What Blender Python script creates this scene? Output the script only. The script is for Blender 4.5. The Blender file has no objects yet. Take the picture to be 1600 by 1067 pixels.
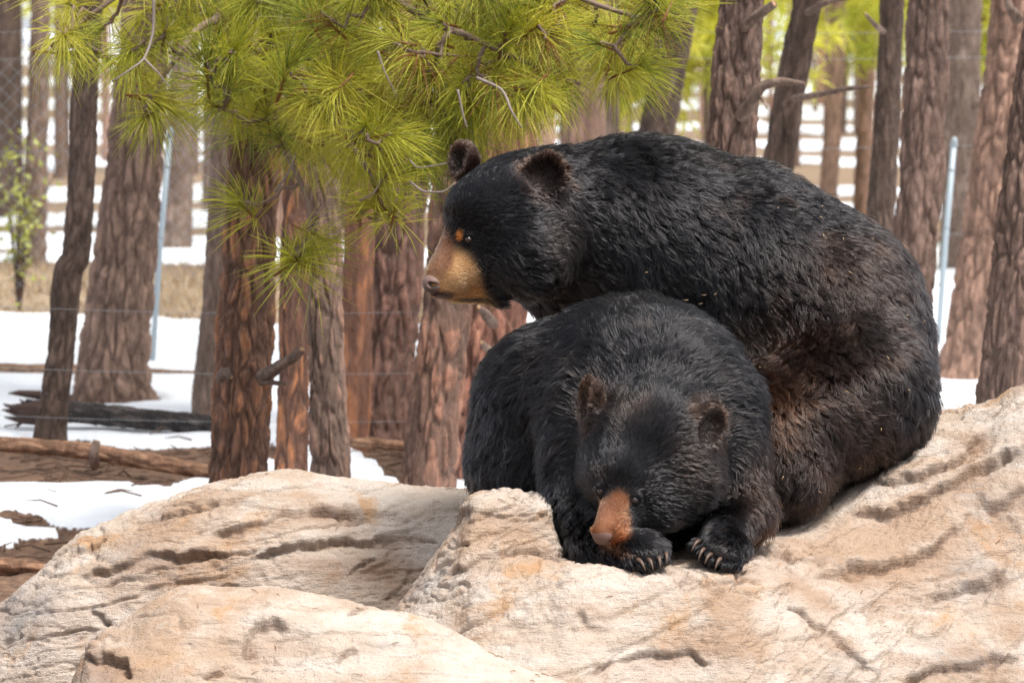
import bpy, bmesh, math
import numpy as np
from mathutils import Vector, Matrix

# ------------------------------------------------------------------ camera, sky, sun, exposure
scene = bpy.context.scene
COL = scene.collection
CAM_Z = 1.55
KPX = 36.0 / 125.0 / 1600.0            # tangent units per pixel of the 1600 px wide photograph
PITCH = math.atan(433.5 * KPX)
cam_data = bpy.data.cameras.new('camera')
cam_data.lens = 125.0
cam_data.sensor_width = 36.0
cam_data.clip_start = 0.1
cam_data.clip_end = 2000.0
cam_data.dof.use_dof = True
cam_data.dof.focus_distance = 9.0
cam_data.dof.aperture_fstop = 6.0
cam_data.dof.aperture_blades = 9
cam = bpy.data.objects.new('camera', cam_data)
COL.objects.link(cam)
cam.location = (0, 0, CAM_Z)
cam.rotation_euler = (math.pi / 2 - PITCH, 0, 0)
scene.camera = cam

SUN_EL, SUN_AZ = math.radians(66), math.radians(138)     # azimuth measured clockwise from +Y (behind the camera, to the right)
world = bpy.data.worlds.new('World')
scene.world = world
world.use_nodes = True
wn = world.node_tree
bg = wn.nodes['Background']
sky = wn.nodes.new('ShaderNodeTexSky')
sky.sky_type = 'NISHITA'
sky.sun_disc = False
sky.sun_elevation = SUN_EL
sky.sun_rotation = SUN_AZ
sky.dust_density = 3.0
sky.air_density = 0.8
veil = wn.nodes.new('ShaderNodeHueSaturation')           # thin bright cloud: a paler sky all over
veil.inputs['Saturation'].default_value = 0.45
wn.links.new(sky.outputs[0], veil.inputs['Color'])
wn.links.new(veil.outputs[0], bg.inputs[0])
bg.inputs[1].default_value = 0.14
sun_data = bpy.data.lights.new('sun', 'SUN')
sun_data.energy = 2.25
sun_data.angle = math.radians(14)
sun_data.color = (1.0, 0.975, 0.945)
sun = bpy.data.objects.new('sun', sun_data)
COL.objects.link(sun)
sun_dir = Vector((math.sin(SUN_AZ) * math.cos(SUN_EL), math.cos(SUN_AZ) * math.cos(SUN_EL), math.sin(SUN_EL)))
sun.rotation_euler = sun_dir.to_track_quat('Z', 'Y').to_euler()
scene.view_settings.view_transform = 'Standard'
scene.view_settings.look = 'None'
scene.view_settings.exposure = 0.98
scene.view_settings.gamma = 1.0
scene.cycles.max_bounces = 7
scene.cycles.diffuse_bounces = 3
scene.cycles.glossy_bounces = 3
scene.cycles.transmission_bounces = 4
scene.cycles.use_denoising = True
scene.cycles.denoising_prefilter = 'NONE'
scene.cycles.sample_clamp_indirect = 4.0
scene.render.film_transparent = False

# ------------------------------------------------------------------ helpers
rng = np.random.default_rng(7)
CP, SP = math.cos(PITCH), math.sin(PITCH)

def W(px, py, Y):
    """point of the place seen at photo pixel (px, py) and lying Y metres in front of the camera"""
    px, py, Y = np.broadcast_arrays(np.asarray(px, float), np.asarray(py, float), np.asarray(Y, float))
    dx = (px - 800.0) * KPX
    u = (533.5 - py) * KPX
    dy = CP + u * SP
    dz = -SP + u * CP
    t = Y / dy
    return np.stack([dx * t, Y, CAM_Z + dz * t], -1)

def to_px(p):
    p = np.asarray(p, float)
    x, y, z = p[..., 0], p[..., 1], p[..., 2] - CAM_Z
    d = y * CP - z * SP
    u = y * SP + z * CP
    return 800 + x / d / KPX, 533.5 - u / d / KPX

def _hash(ix, iy, iz, seed):
    h = (ix.astype(np.int64) * 374761393 + iy.astype(np.int64) * 668265263 + iz.astype(np.int64) * 2147483647 + seed * 974634777) & 0xFFFFFFFF
    h = ((h ^ (h >> 13)) * 1274126177) & 0xFFFFFFFF
    h = ((h ^ (h >> 15)) * 2246822519) & 0xFFFFFFFF
    return (h ^ (h >> 16)) & 0xFFFFFFFF

def _h01(ix, iy, iz, seed):
    return _hash(ix, iy, iz, seed) / 4294967295.0

def vnoise(p, seed=0):
    """smooth value noise in [-1, 1]"""
    p = np.asarray(p, float)
    i = np.floor(p); f = p - i
    i = i.astype(np.int64)
    w = f * f * f * (f * (f * 6 - 15) + 10)
    r = 0.0
    for a in (0, 1):
        wa = w[..., 0] if a else 1 - w[..., 0]
        for b in (0, 1):
            wb = w[..., 1] if b else 1 - w[..., 1]
            for c in (0, 1):
                wc = w[..., 2] if c else 1 - w[..., 2]
                r = r + wa * wb * wc * _h01(i[..., 0] + a, i[..., 1] + b, i[..., 2] + c, seed)
    return r * 2 - 1

def fbm(p, octaves=4, seed=0, gain=0.5, lac=2.03):
    s, a, n = 0.0, 1.0, 0.0
    p = np.asarray(p, float)
    for o in range(octaves):
        s = s + a * vnoise(p, seed + o * 17)
        n += a
        a *= gain
        p = p * lac + 3.17
    return s / n

def worley(p, seed=0, jit=0.9):
    """F1, F2, random value and position of the nearest cell"""
    p = np.asarray(p, float)
    base = np.floor(p).astype(np.int64)
    f1 = np.full(p.shape[:-1], 9.0); f2 = f1.copy()
    cid = np.zeros(p.shape[:-1]); cpos = np.zeros(p.shape)
    for a in (-1, 0, 1):
        for b in (-1, 0, 1):
            for c in (-1, 0, 1):
                ix, iy, iz = base[..., 0] + a, base[..., 1] + b, base[..., 2] + c
                q = np.stack([ix + 0.5 + jit * (_h01(ix, iy, iz, seed) - 0.5),
                              iy + 0.5 + jit * (_h01(ix, iy, iz, seed + 1) - 0.5),
                              iz + 0.5 + jit * (_h01(ix, iy, iz, seed + 2) - 0.5)], -1)
                d = np.linalg.norm(q - p, axis=-1)
                near = d < f1
                f2 = np.where(near, f1, np.minimum(f2, d))
                cid = np.where(near, _h01(ix, iy, iz, seed + 3), cid)
                cpos = np.where(near[..., None], q, cpos)
                f1 = np.where(near, d, f1)
    return f1, f2, cid, cpos

def smooth(a, b, x):
    t = np.clip((x - a) / (b - a), 0, 1)
    return t * t * (3 - 2 * t)

def make_mesh(name, verts, quads=None, tris=None, smooth_shade=True):
    verts = np.asarray(verts, np.float32).reshape(-1, 3)
    me = bpy.data.meshes.new(name)
    loops, starts, n = [], [], 0
    for f, k in ((quads, 4), (tris, 3)):
        if f is not None and len(f):
            f = np.asarray(f, np.int32).reshape(-1, k)
            loops.append(f.ravel()); starts.append(n + np.arange(len(f)) * k); n += f.size
    loops = np.concatenate(loops); starts = np.concatenate(starts)
    me.vertices.add(len(verts)); me.vertices.foreach_set('co', verts.ravel())
    me.loops.add(len(loops)); me.loops.foreach_set('vertex_index', loops.astype(np.int32))
    me.polygons.add(len(starts)); me.polygons.foreach_set('loop_start', starts.astype(np.int32))
    me.update(calc_edges=True)
    me.validate()
    if smooth_shade:
        me.polygons.foreach_set('use_smooth', np.ones(len(me.polygons), bool))
    return me

def set_attr(me, name, values):
    values = np.asarray(values, np.float32)
    if values.ndim == 1:
        a = me.attributes.new(name, 'FLOAT', 'POINT'); a.data.foreach_set('value', values)
    else:
        if values.shape[1] == 3:
            values = np.concatenate([values, np.ones((len(values), 1), np.float32)], 1)
        a = me.attributes.new(name, 'FLOAT_COLOR', 'POINT'); a.data.foreach_set('color', values.ravel())

def link(name, data, mat=None, parent=None, loc=None, **props):
    o = bpy.data.objects.new(name, data)
    COL.objects.link(o)
    if mat is not None and data is not None and hasattr(data, 'materials') and not data.materials:
        data.materials.append(mat)
    if parent is not None:
        o.parent = parent
    if loc is not None:
        o.location = loc
    for k, v in props.items():
        if v is not None:
            o[k] = v
    return o

def grid_quads(nu, nv, wrap=False):
    """faces of a (nu rows, nv columns) vertex grid; wrap closes the columns"""
    i = np.arange(nu - 1)[:, None]
    j = np.arange(nv if wrap else nv - 1)[None, :]
    j2 = (j + 1) % nv
    return np.stack([i * nv + j, i * nv + j2, (i + 1) * nv + j2, (i + 1) * nv + j], -1).reshape(-1, 4)

def tube(path, radii, n=8, caps=True):
    """tapered tube along a path -> verts, quads, tris"""
    path = np.asarray(path, float); radii = np.broadcast_to(np.asarray(radii, float), (len(path),))
    t = np.gradient(path, axis=0); t /= np.linalg.norm(t, axis=1, keepdims=True) + 1e-9
    ref = np.array([0.0, 0.0, 1.0]) if abs(t[0, 2]) < 0.9 else np.array([1.0, 0.0, 0.0])
    a = np.cross(t, ref); a /= np.linalg.norm(a, axis=1, keepdims=True) + 1e-9
    b = np.cross(t, a)
    th = np.linspace(0, 2 * math.pi, n, endpoint=False)
    v = path[:, None] + radii[:, None, None] * (a[:, None] * np.cos(th)[None, :, None] + b[:, None] * np.sin(th)[None, :, None])
    v = v.reshape(-1, 3)
    q = grid_quads(len(path), n, True)
    tr = np.zeros((0, 3), int)
    if caps:
        k = len(v)
        v = np.concatenate([v, path[:1], path[-1:]])
        j = np.arange(n); j2 = (j + 1) % n
        e = (len(path) - 1) * n
        tr = np.concatenate([np.stack([np.full(n, k), j2, j], 1), np.stack([np.full(n, k + 1), e + j, e + j2], 1)])
    return v, q, tr

class Bag:
    """collects pieces of one mesh"""
    def __init__(self): self.v, self.q, self.t, self.n = [], [], [], 0
    def add(self, v, q=None, t=None):
        self.v.append(np.asarray(v, float))
        if q is not None and len(q): self.q.append(np.asarray(q) + self.n)
        if t is not None and len(t): self.t.append(np.asarray(t) + self.n)
        self.n += len(v)
    def mesh(self, name, smooth_shade=True):
        return make_mesh(name, np.concatenate(self.v), np.concatenate(self.q) if self.q else None,
                         np.concatenate(self.t) if self.t else None, smooth_shade)

def catmull(xs, pts, xq):
    """smooth interpolation of pts (n, ...) given at xs, monotone-ish (pchip slopes)"""
    xs = np.asarray(xs, float); pts = np.asarray(pts, float)
    h = np.diff(xs); d = np.diff(pts, axis=0) / h.reshape(-1, *([1] * (pts.ndim - 1)))
    m = np.zeros_like(pts)
    m[1:-1] = np.where(d[1:] * d[:-1] > 0, 2 * d[1:] * d[:-1] / (d[1:] + d[:-1] + 1e-12), 0)
    m[0] = d[0]; m[-1] = d[-1]
    k = np.clip(np.searchsorted(xs, xq) - 1, 0, len(h) - 1)
    t = (xq - xs[k]) / h[k]
    sh = [-1] + [1] * (pts.ndim - 1)
    t = t.reshape(sh); hk = h[k].reshape(sh)
    return ((2 * t**3 - 3 * t**2 + 1) * pts[k] + (t**3 - 2 * t**2 + t) * hk * m[k]
            + (-2 * t**3 + 3 * t**2) * pts[k + 1] + (t**3 - t**2) * hk * m[k + 1])

# ---- node helpers
def new_mat(name):
    m = bpy.data.materials.new(name); m.use_nodes = True
    nt = m.node_tree
    return m, nt, nt.nodes['Principled BSDF']

def N(nt, kind, **kw):
    n = nt.nodes.new(kind)
    for k, v in kw.items():
        if k in n.inputs.keys() and not hasattr(n, k):
            n.inputs[k].default_value = v
        elif hasattr(n, k):
            setattr(n, k, v)
        else:
            n.inputs[k].default_value = v
    return n

def noise_node(nt, vec, scale, detail=5, rough=0.55, dist=0.0):
    n = nt.nodes.new('ShaderNodeTexNoise')
    n.inputs['Scale'].default_value = scale; n.inputs['Detail'].default_value = detail
    n.inputs['Roughness'].default_value = rough; n.inputs['Distortion'].default_value = dist
    nt.links.new(vec, n.inputs['Vector'])
    return n.outputs['Fac']

def ramp(nt, fac, stops):
    r = nt.nodes.new('ShaderNodeValToRGB')
    e = r.color_ramp.elements
    while len(e) < len(stops): e.new(0.5)
    for k, (p, c) in enumerate(stops):
        e[k].position = p
        e[k].color = (*c, 1) if len(c) == 3 else c
    nt.links.new(fac, r.inputs[0])
    return r.outputs[0]

def mix(nt, fac, a, b, mode='MIX'):
    m = nt.nodes.new('ShaderNodeMix'); m.data_type = 'RGBA'; m.blend_type = mode
    for s, v in ((m.inputs['Factor'], fac), (m.inputs[6], a), (m.inputs[7], b)):
        if hasattr(v, 'is_output'): nt.links.new(v, s)
        elif isinstance(v, (int, float)): s.default_value = v
        else: s.default_value = (*v, 1)
    return m.outputs[2]

def maprange(nt, v, a, b, c=0.0, d=1.0):
    m = nt.nodes.new('ShaderNodeMapRange'); m.clamp = True
    nt.links.new(v, m.inputs[0])
    for i, x in enumerate((a, b, c, d)): m.inputs[1 + i].default_value = x
    return m.outputs[0]

def mathn(nt, op, a, b=None):
    m = nt.nodes.new('ShaderNodeMath'); m.operation = op
    for s, v in ((m.inputs[0], a), (m.inputs[1], b)):
        if v is None: continue
        if hasattr(v, 'is_output'): nt.links.new(v, s)
        else: s.default_value = v
    return m.outputs[0]

def obj_coord(nt, scale=(1, 1, 1), rot=(0, 0, 0)):
    t = nt.nodes.new('ShaderNodeTexCoord'); m = nt.nodes.new('ShaderNodeMapping')
    m.inputs['Scale'].default_value = scale; m.inputs['Rotation'].default_value = rot
    nt.links.new(t.outputs['Object'], m.inputs['Vector'])
    return m.outputs[0]

def attr(nt, name, out='Fac'):
    a = nt.nodes.new('ShaderNodeAttribute'); a.attribute_name = name
    return a.outputs[out]

def bump(nt, bsdf, height, strength=0.5, dist=0.01):
    b = nt.nodes.new('ShaderNodeBump'); b.inputs['Strength'].default_value = strength; b.inputs['Distance'].default_value = dist
    nt.links.new(height, b.inputs['Height']); nt.links.new(b.outputs[0], bsdf.inputs['Normal'])

def plain_mat(name, color, rough=0.8, **kw):
    m, nt, b = new_mat(name)
    b.inputs['Base Color'].default_value = (*color, 1); b.inputs['Roughness'].default_value = rough
    for k, v in kw.items(): b.inputs[k].default_value = v
    return m
# ------------------------------------------------------------------ snowy forest floor
def ground_Y(py):
    """distance at which flat ground is seen at photo row py"""
    u = (533.5 - np.asarray(py, float)) * KPX
    return -CAM_Z * (CP + u * SP) / (-SP + u * CP)

TREE_FEET = [(W(76, 690, float(ground_Y(690)))[0], float(ground_Y(690)), 0.22), (W(176, 622, float(ground_Y(622)))[0], float(ground_Y(622)), 0.40),
             (W(318, 652, float(ground_Y(652)))[0], float(ground_Y(652)), 0.2), (W(592, 672, float(ground_Y(672)))[0], float(ground_Y(672)), 0.35)]

def ground_fields(x, y):
    """snow cover 0..1, dry grass 0..1, height"""
    q = np.stack([x * 0.55, np.log(np.maximum(y, 2)) * 11, 0 * x], -1)
    n = fbm(q, 4, 5)
    fine = fbm(np.stack([x * 2.6, y * 1.6, 0 * x], -1), 4, 9)
    s = np.full(x.shape, 0.62) + 0.62 * n + 0.34 * fine
    ly = y + 0.9 * fbm(np.stack([x * 0.8, y * 0.5, 0 * x], -1), 3, 21)
    px = 800 + x / y / KPX
    left = smooth(700, 560, px)
    def band(a, b, e=0.35): return smooth(a - e, a + e, ly) * smooth(b + e, b - e, ly)
    near_rock = smooth(11.4, 10.7, ly) * smooth(900, 600, px)
    s = s - 2.0 * near_rock
    s = s + left * (0.42 * band(11.3, 13.2) - (1.3 * smooth(430, 340, px) - 0.8) * band(13.4, 14.9, 0.25) + 1.0 * band(15.0, 17.8) + 1.2 * band(18.0, 21.5))
    straw = left * smooth(21.2, 22.4, ly) * smooth(28.5, 27.0, ly)
    s = s - 1.7 * straw
    right = smooth(1300, 1440, px)
    straw = np.maximum(straw, right * smooth(12.5, 13.5, ly) * smooth(16.2, 15.2, ly) * 0.9)
    s = s - 1.5 * right * smooth(12.5, 13.5, ly) * smooth(16.2, 15.2, ly) + 1.0 * smooth(700, 800, px) * band(16.5, 30)
    patch = fbm(np.stack([x * 4.6 + y * 1.3, y * 2.2, 0 * x + 3], -1), 4, 91)
    s = s - left * smooth(15.6, 14.4, y) * 1.5 * smooth(0.0, 0.20, patch)
    for (tx, ty, tr) in TREE_FEET:                              # snow melted round the trunks
        s = s - 1.6 * np.exp(-((x - tx) ** 2 + ((y - ty) * 0.7) ** 2) / (tr * (1 + 0.5 * patch)) ** 2)
    far = smooth(26, 34, y)
    s = s + far * (-0.08 + 0.9 * np.sin(np.log(np.maximum(y, 2)) * 30 + 4.5 * fbm(np.stack([x * 0.22, np.log(np.maximum(y, 2)) * 5, 0 * x], -1), 3, 33)))
    snow = smooth(0.42, 0.56, s)
    lump = fbm(np.stack([x * 1.7, y * 1.7, 0 * x], -1), 4, 50)
    h = 0.04 * snow + 0.022 * lump + 0.012 * fine + (1 - snow) * 0.015 * fbm(np.stack([x * 14, y * 14, 0 * x], -1), 3, 60)
    return snow, np.maximum(straw, 0.55 * far * (1 - snow)), h - 0.035 - 0.75 * smooth(9.95, 9.2, y)

rows = np.concatenate([ground_Y(np.linspace(1500, 108, 560)), [230, 290, 420, 700]])
cols = np.concatenate([[-9, -4, -1.6, -0.7], np.linspace(-0.30, 0.30, 430), [0.7, 1.6, 4, 9]])
GX = cols[None, :] * rows[:, None]; GY = np.broadcast_to(rows[:, None], GX.shape)
gs, gst, gh = ground_fields(GX, GY)
rise = 0.02 * np.maximum(GY - 90, 0)                           # the wood floor climbs gently far off
gme = make_mesh('ground', np.stack([GX, GY, gh + rise], -1).reshape(-1, 3), grid_quads(*GX.shape)[:, ::-1])
set_attr(gme, 'snow', gs.ravel()); set_attr(gme, 'straw', gst.ravel())
gmat, nt, b = new_mat('snow_and_litter')
co = obj_coord(nt)
n1 = noise_node(nt, co, 3.0, 6, 0.65); n2 = noise_node(nt, co, 26, 5, 0.7)
dirt = ramp(nt, n2, [(0.3, (0.055, 0.030, 0.018)), (0.5, (0.135, 0.075, 0.045)), (0.7, (0.24, 0.145, 0.085))])
dry = ramp(nt, n2, [(0.3, (0.19, 0.125, 0.075)), (0.55, (0.36, 0.265, 0.17)), (0.75, (0.46, 0.37, 0.26))])
base = mix(nt, attr(nt, 'straw'), dirt, dry)
# litter speckles on the snow
snowc = mix(nt, maprange(nt, n2, 0.68, 0.76, 0, 0.6), (0.84, 0.865, 0.90), (0.30, 0.21, 0.14))
edge = mathn(nt, 'ADD', attr(nt, 'snow'), mathn(nt, 'MULTIPLY', mathn(nt, 'SUBTRACT', n2, 0.5), 0.7))
base = mix(nt, maprange(nt, edge, 0.42, 0.55), base, snowc)
nt.links.new(base, b.inputs['Base Color'])
nt.links.new(maprange(nt, attr(nt, 'snow'), 0, 1, 0.95, 0.6), b.inputs['Roughness'])
bump(nt, b, mathn(nt, 'ADD', n1, mathn(nt, 'MULTIPLY', n2, 0.5)), 0.6, 0.03)
link('ground', gme, gmat, None, kind='structure', label='snow covered forest floor with bare brown patches', category='ground')

def ground_z(x, y):
    x = np.asarray(x, float); y = np.asarray(y, float)
    return ground_fields(x, y)[2] + 0.02 * np.maximum(y - 90, 0)
# ------------------------------------------------------------------ sandstone boulders
def rock_material(name, dip):
    m, nt, b = new_mat(name)
    L = nt.links.new
    co = obj_coord(nt)
    strat = obj_coord(nt, (1.2, 2.0, 7.0), (0, dip, 0))
    n_big = noise_node(nt, co, 2.3, 4, 0.6, 0.4)
    n_str = noise_node(nt, strat, 2.2, 6, 0.62, 0.6)
    n_mid = noise_node(nt, co, 9, 6, 0.65)
    n_fine = noise_node(nt, co, 70, 4, 0.7)
    n_grain = noise_node(nt, co, 330, 2, 0.6)
    base = ramp(nt, n_str, [(0.28, (0.47, 0.345, 0.25)), (0.43, (0.57, 0.455, 0.355)), (0.58, (0.66, 0.565, 0.475)), (0.78, (0.53, 0.405, 0.30))])
    base = mix(nt, maprange(nt, n_big, 0.47, 0.62, 0, 0.85), base, (0.44, 0.285, 0.175))
    base = mix(nt, maprange(nt, n_mid, 0.55, 0.72, 0, 0.55), base, (0.72, 0.65, 0.565))
    # ochre patches
    oc = mathn(nt, 'MULTIPLY', maprange(nt, noise_node(nt, co, 3.7, 5, 0.6, 1.0), 0.55, 0.66), maprange(nt, n_mid, 0.42, 0.56))
    base = mix(nt, mathn(nt, 'MULTIPLY', oc, 0.8), base, (0.52, 0.28, 0.11))
    # iron stain in the ledges, drawn where the beds are exposed; also shade painted on the left boulder's face
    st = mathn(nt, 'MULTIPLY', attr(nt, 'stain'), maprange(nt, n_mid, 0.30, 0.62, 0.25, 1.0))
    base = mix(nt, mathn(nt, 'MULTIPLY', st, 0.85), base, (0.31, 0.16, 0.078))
    base = mix(nt, mathn(nt, 'MULTIPLY', attr(nt, 'seam'), maprange(nt, n_fine, 0.35, 0.6, 0.3, 0.85)), base, (0.13, 0.075, 0.045))   # dark brown along the ledge lines
    # dark lichen specks, in patches
    sp = nt.nodes.new('ShaderNodeTexVoronoi'); sp.inputs['Scale'].default_value = 95; L(co, sp.inputs['Vector'])
    spk = maprange(nt, sp.outputs['Distance'], 0.20, 0.30, 1, 0)
    patch = mathn(nt, 'MULTIPLY', maprange(nt, noise_node(nt, co, 3.1, 5, 0.7, 0.5), 0.46, 0.60), maprange(nt, n_fine, 0.40, 0.60))
    base = mix(nt, mathn(nt, 'MULTIPLY', mathn(nt, 'MULTIPLY', spk, patch), 0.75), base, (0.16, 0.14, 0.13))
    gr = mathn(nt, 'MULTIPLY', maprange(nt, noise_node(nt, co, 1.9, 5, 0.7, 0.3), 0.60, 0.72), maprange(nt, n_fine, 0.38, 0.62))
    gr = mathn(nt, 'MAXIMUM', mathn(nt, 'MULTIPLY', gr, 0.6), mathn(nt, 'MULTIPLY', attr(nt, 'grey'), maprange(nt, n_mid, 0.3, 0.6, 0.2, 0.9)))
    base = mix(nt, gr, base, (0.26, 0.245, 0.24))
    base = mix(nt, maprange(nt, n_grain, 0.35, 0.7, 0.0, 0.35), base, mix(nt, 1.0, base, (0.62, 0.53, 0.46), 'MULTIPLY'))
    hs = nt.nodes.new('ShaderNodeHueSaturation'); hs.inputs['Saturation'].default_value = 0.92; hs.inputs['Value'].default_value = 1.02; L(base, hs.inputs['Color']); base = hs.outputs[0]
    L(base, b.inputs['Base Color'])
    b.inputs['Roughness'].default_value = 0.92
    b.inputs['Specular IOR Level'].default_value = 0.25
    h = mathn(nt, 'ADD', mathn(nt, 'MULTIPLY', n_fine, 0.6), mathn(nt, 'MULTIPLY', n_grain, 0.35))
    h = mathn(nt, 'ADD', h, mathn(nt, 'MULTIPLY', noise_node(nt, strat, 16, 5, 0.7), 1.1))
    bump(nt, b, h, 0.95, 0.014)
    return m

def polyline_field(qx, qy, pts):
    """signed pixel distance to a polyline (positive below it) and the position along it 0..1"""
    pts = np.asarray(pts, float)
    seg = np.linalg.norm(np.diff(pts, axis=0), axis=1); cum = np.concatenate([[0], np.cumsum(seg)])
    best = np.full(qx.shape, 1e9); sd = np.full(qx.shape, 1e9); tt = np.zeros(qx.shape)
    for k in range(len(seg)):
        ax, ay = pts[k]; bx, by = pts[k + 1]
        dx, dy = bx - ax, by - ay
        t = np.clip(((qx - ax) * dx + (qy - ay) * dy) / (seg[k] ** 2), 0, 1)
        ex, ey = qx - ax - t * dx, qy - ay - t * dy
        d = np.hypot(ex, ey)
        s = np.sign(dx * ey - dy * ex)
        m = d < best
        best = np.where(m, d, best); sd = np.where(m, d * s, sd); tt = np.where(m, (cum[k] + t * seg[k]) / cum[-1], tt)
    return sd, tt

def build_rock(name, stations, ledges, dip, nu, nv, seed, label, scoops=(), greys=(), amp=1.0, stain_shades=()):
    """stations: {px: [(Y, py) crest ... front]} ; the back and the foot are added"""
    pxs = sorted(stations)
    prof = []
    for px in pxs:
        st = stations[px]
        p = W(np.full(len(st), px), [s[1] for s in st], [s[0] for s in st])
        c, f = p[0], p[-1]
        back = np.array([[c[0], c[1] + 0.75, -0.35], [c[0], c[1] + 0.5, c[2] * 0.45 - 0.03], [c[0], c[1] + 0.22, c[2] - 0.06]])
        foot = np.array([[f[0], f[1] - 0.12, f[2] - 0.16], [f[0], f[1] - 0.16, min(-1.0, f[2] - 0.4)]])
        prof.append(np.concatenate([back, p, foot]))
    prof = np.array(prof)                                   # stations, profile points, xyz
    u = np.linspace(pxs[0], pxs[-1], nu)
    A = catmull(pxs, prof, u)                               # nu, k, 3
    k = A.shape[1]
    # spread columns by arc length so that the visible front gets the vertices
    arc = np.concatenate([[0], np.cumsum(np.linalg.norm(np.diff(A.mean(0), axis=0), axis=1))])
    kk = np.interp(np.linspace(0, 1, nv), np.concatenate([[0, 0.04, 0.09, 0.16], 0.16 + 0.76 * (arc[4:-2] - arc[3]) / (arc[-3] - arc[3]), [0.96, 1.0]]), np.arange(k))
    V = catmull(np.arange(k), A.transpose(1, 0, 2), kk).transpose(1, 0, 2)   # nu, nv, 3
    # soften the loft
    for _ in range(6):
        S = V.copy(); S[1:-1] = (V[:-2] + 2 * V[1:-1] + V[2:]) / 4; V = S
        S = V.copy(); S[:, 1:-1] = (V[:, :-2] + 2 * V[:, 1:-1] + V[:, 2:]) / 4; V = S
    du = np.gradient(V, axis=0); dv = np.gradient(V, axis=1)
    Nn = np.cross(dv, du); Nn /= np.linalg.norm(Nn, axis=-1, keepdims=True) + 1e-9
    if Nn[nu // 2, nv // 2, 2] < 0: Nn = -Nn
    qx, qy = to_px(V)
    c, s = math.cos(dip), math.sin(dip)
    R = np.stack([V[..., 0] * c + V[..., 2] * s, V[..., 1], -V[..., 0] * s + V[..., 2] * c], -1)
    wob = 14 * vnoise(V * 7 + 5, seed + 5) + 11 * vnoise(V * 22, seed + 6) + 6 * vnoise(V * 55, seed + 7)
    disp = 0.030 * fbm(V * 2.4, 4, seed) + 0.012 * fbm(R * np.array([3.0, 5, 16]), 4, seed + 40)
    rid = 1 - np.abs(fbm(R * np.array([2.2, 4.0, 11.0]) + 7, 4, seed + 80))
    disp -= 0.011 * smooth(0.91, 1.0, rid)                  # natural thin cracks along the beds
    disp += 0.0055 * fbm(V * 28, 4, seed + 90, 0.65)
    rid2 = 1 - np.abs(fbm(R * np.array([6.0, 9.0, 34.0]) + 3, 3, seed + 85))
    disp -= 0.006 * smooth(0.90, 1.0, rid2) * smooth(-0.1, 0.3, fbm(V * 3.3, 2, seed + 86))
    f1_, f2_, _, _ = worley(V * 16 + 0.3 * wob[..., None] / 10, seed + 88)
    disp -= 0.007 * smooth(0.45, 0.1, f1_) * smooth(0.05, 0.35, fbm(V * 4.1, 2, seed + 89))      # weathered pits
    disp += 0.0018 * fbm(V * 95, 2, seed + 95, 0.6)
    disp *= amp
    seam = np.zeros(qx.shape); stain = np.zeros(qx.shape); grey = np.zeros(qx.shape)
    for (pts, a, w, st) in ledges:
        sd, t = polyline_field(qx, qy + wob * 0.55, pts)
        taper = smooth(0, 0.16, t) * smooth(1, 0.84, t) * np.clip(0.72 + 0.85 * fbm(V * 8, 3, seed + 3), 0.1, 1.3)
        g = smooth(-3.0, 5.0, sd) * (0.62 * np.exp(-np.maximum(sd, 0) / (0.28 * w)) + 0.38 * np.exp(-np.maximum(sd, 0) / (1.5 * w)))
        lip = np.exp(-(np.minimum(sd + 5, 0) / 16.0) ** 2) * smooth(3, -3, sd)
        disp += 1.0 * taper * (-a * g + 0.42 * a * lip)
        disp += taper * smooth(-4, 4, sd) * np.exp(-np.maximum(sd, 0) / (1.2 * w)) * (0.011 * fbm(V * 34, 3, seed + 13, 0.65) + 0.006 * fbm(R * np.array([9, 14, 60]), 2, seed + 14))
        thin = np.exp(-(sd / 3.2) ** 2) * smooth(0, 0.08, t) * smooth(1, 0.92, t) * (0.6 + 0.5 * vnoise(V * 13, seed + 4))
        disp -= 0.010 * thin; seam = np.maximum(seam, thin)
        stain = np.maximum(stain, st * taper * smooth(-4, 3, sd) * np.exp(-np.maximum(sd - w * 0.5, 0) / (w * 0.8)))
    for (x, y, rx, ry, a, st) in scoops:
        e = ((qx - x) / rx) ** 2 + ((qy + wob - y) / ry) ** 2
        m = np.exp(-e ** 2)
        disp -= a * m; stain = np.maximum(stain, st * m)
    for (x, y, rx, ry, a) in greys:
        e = ((qx - x) / rx) ** 2 + ((qy + wob * 1.5 - y) / ry) ** 2
        grey = np.maximum(grey, a * np.exp(-e))
    for (x, y, rx, ry, a) in stain_shades:
        e = ((qx - x) / rx) ** 2 + ((qy + wob * 1.5 - y) / ry) ** 2
        stain = np.maximum(stain, a * np.exp(-e))
    V = V + Nn * disp[..., None]
    me = make_mesh(name, V.reshape(-1, 3), grid_quads(nu, nv))
    set_attr(me, 'seam', np.clip(seam, 0, 1).ravel())
    set_attr(me, 'stain', np.clip(stain, 0, 1).ravel()); set_attr(me, 'grey', np.clip(grey, 0, 1).ravel())
    return link(name, me, rock_material(name + '_sandstone', dip), label=label, category='boulder'), V

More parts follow.
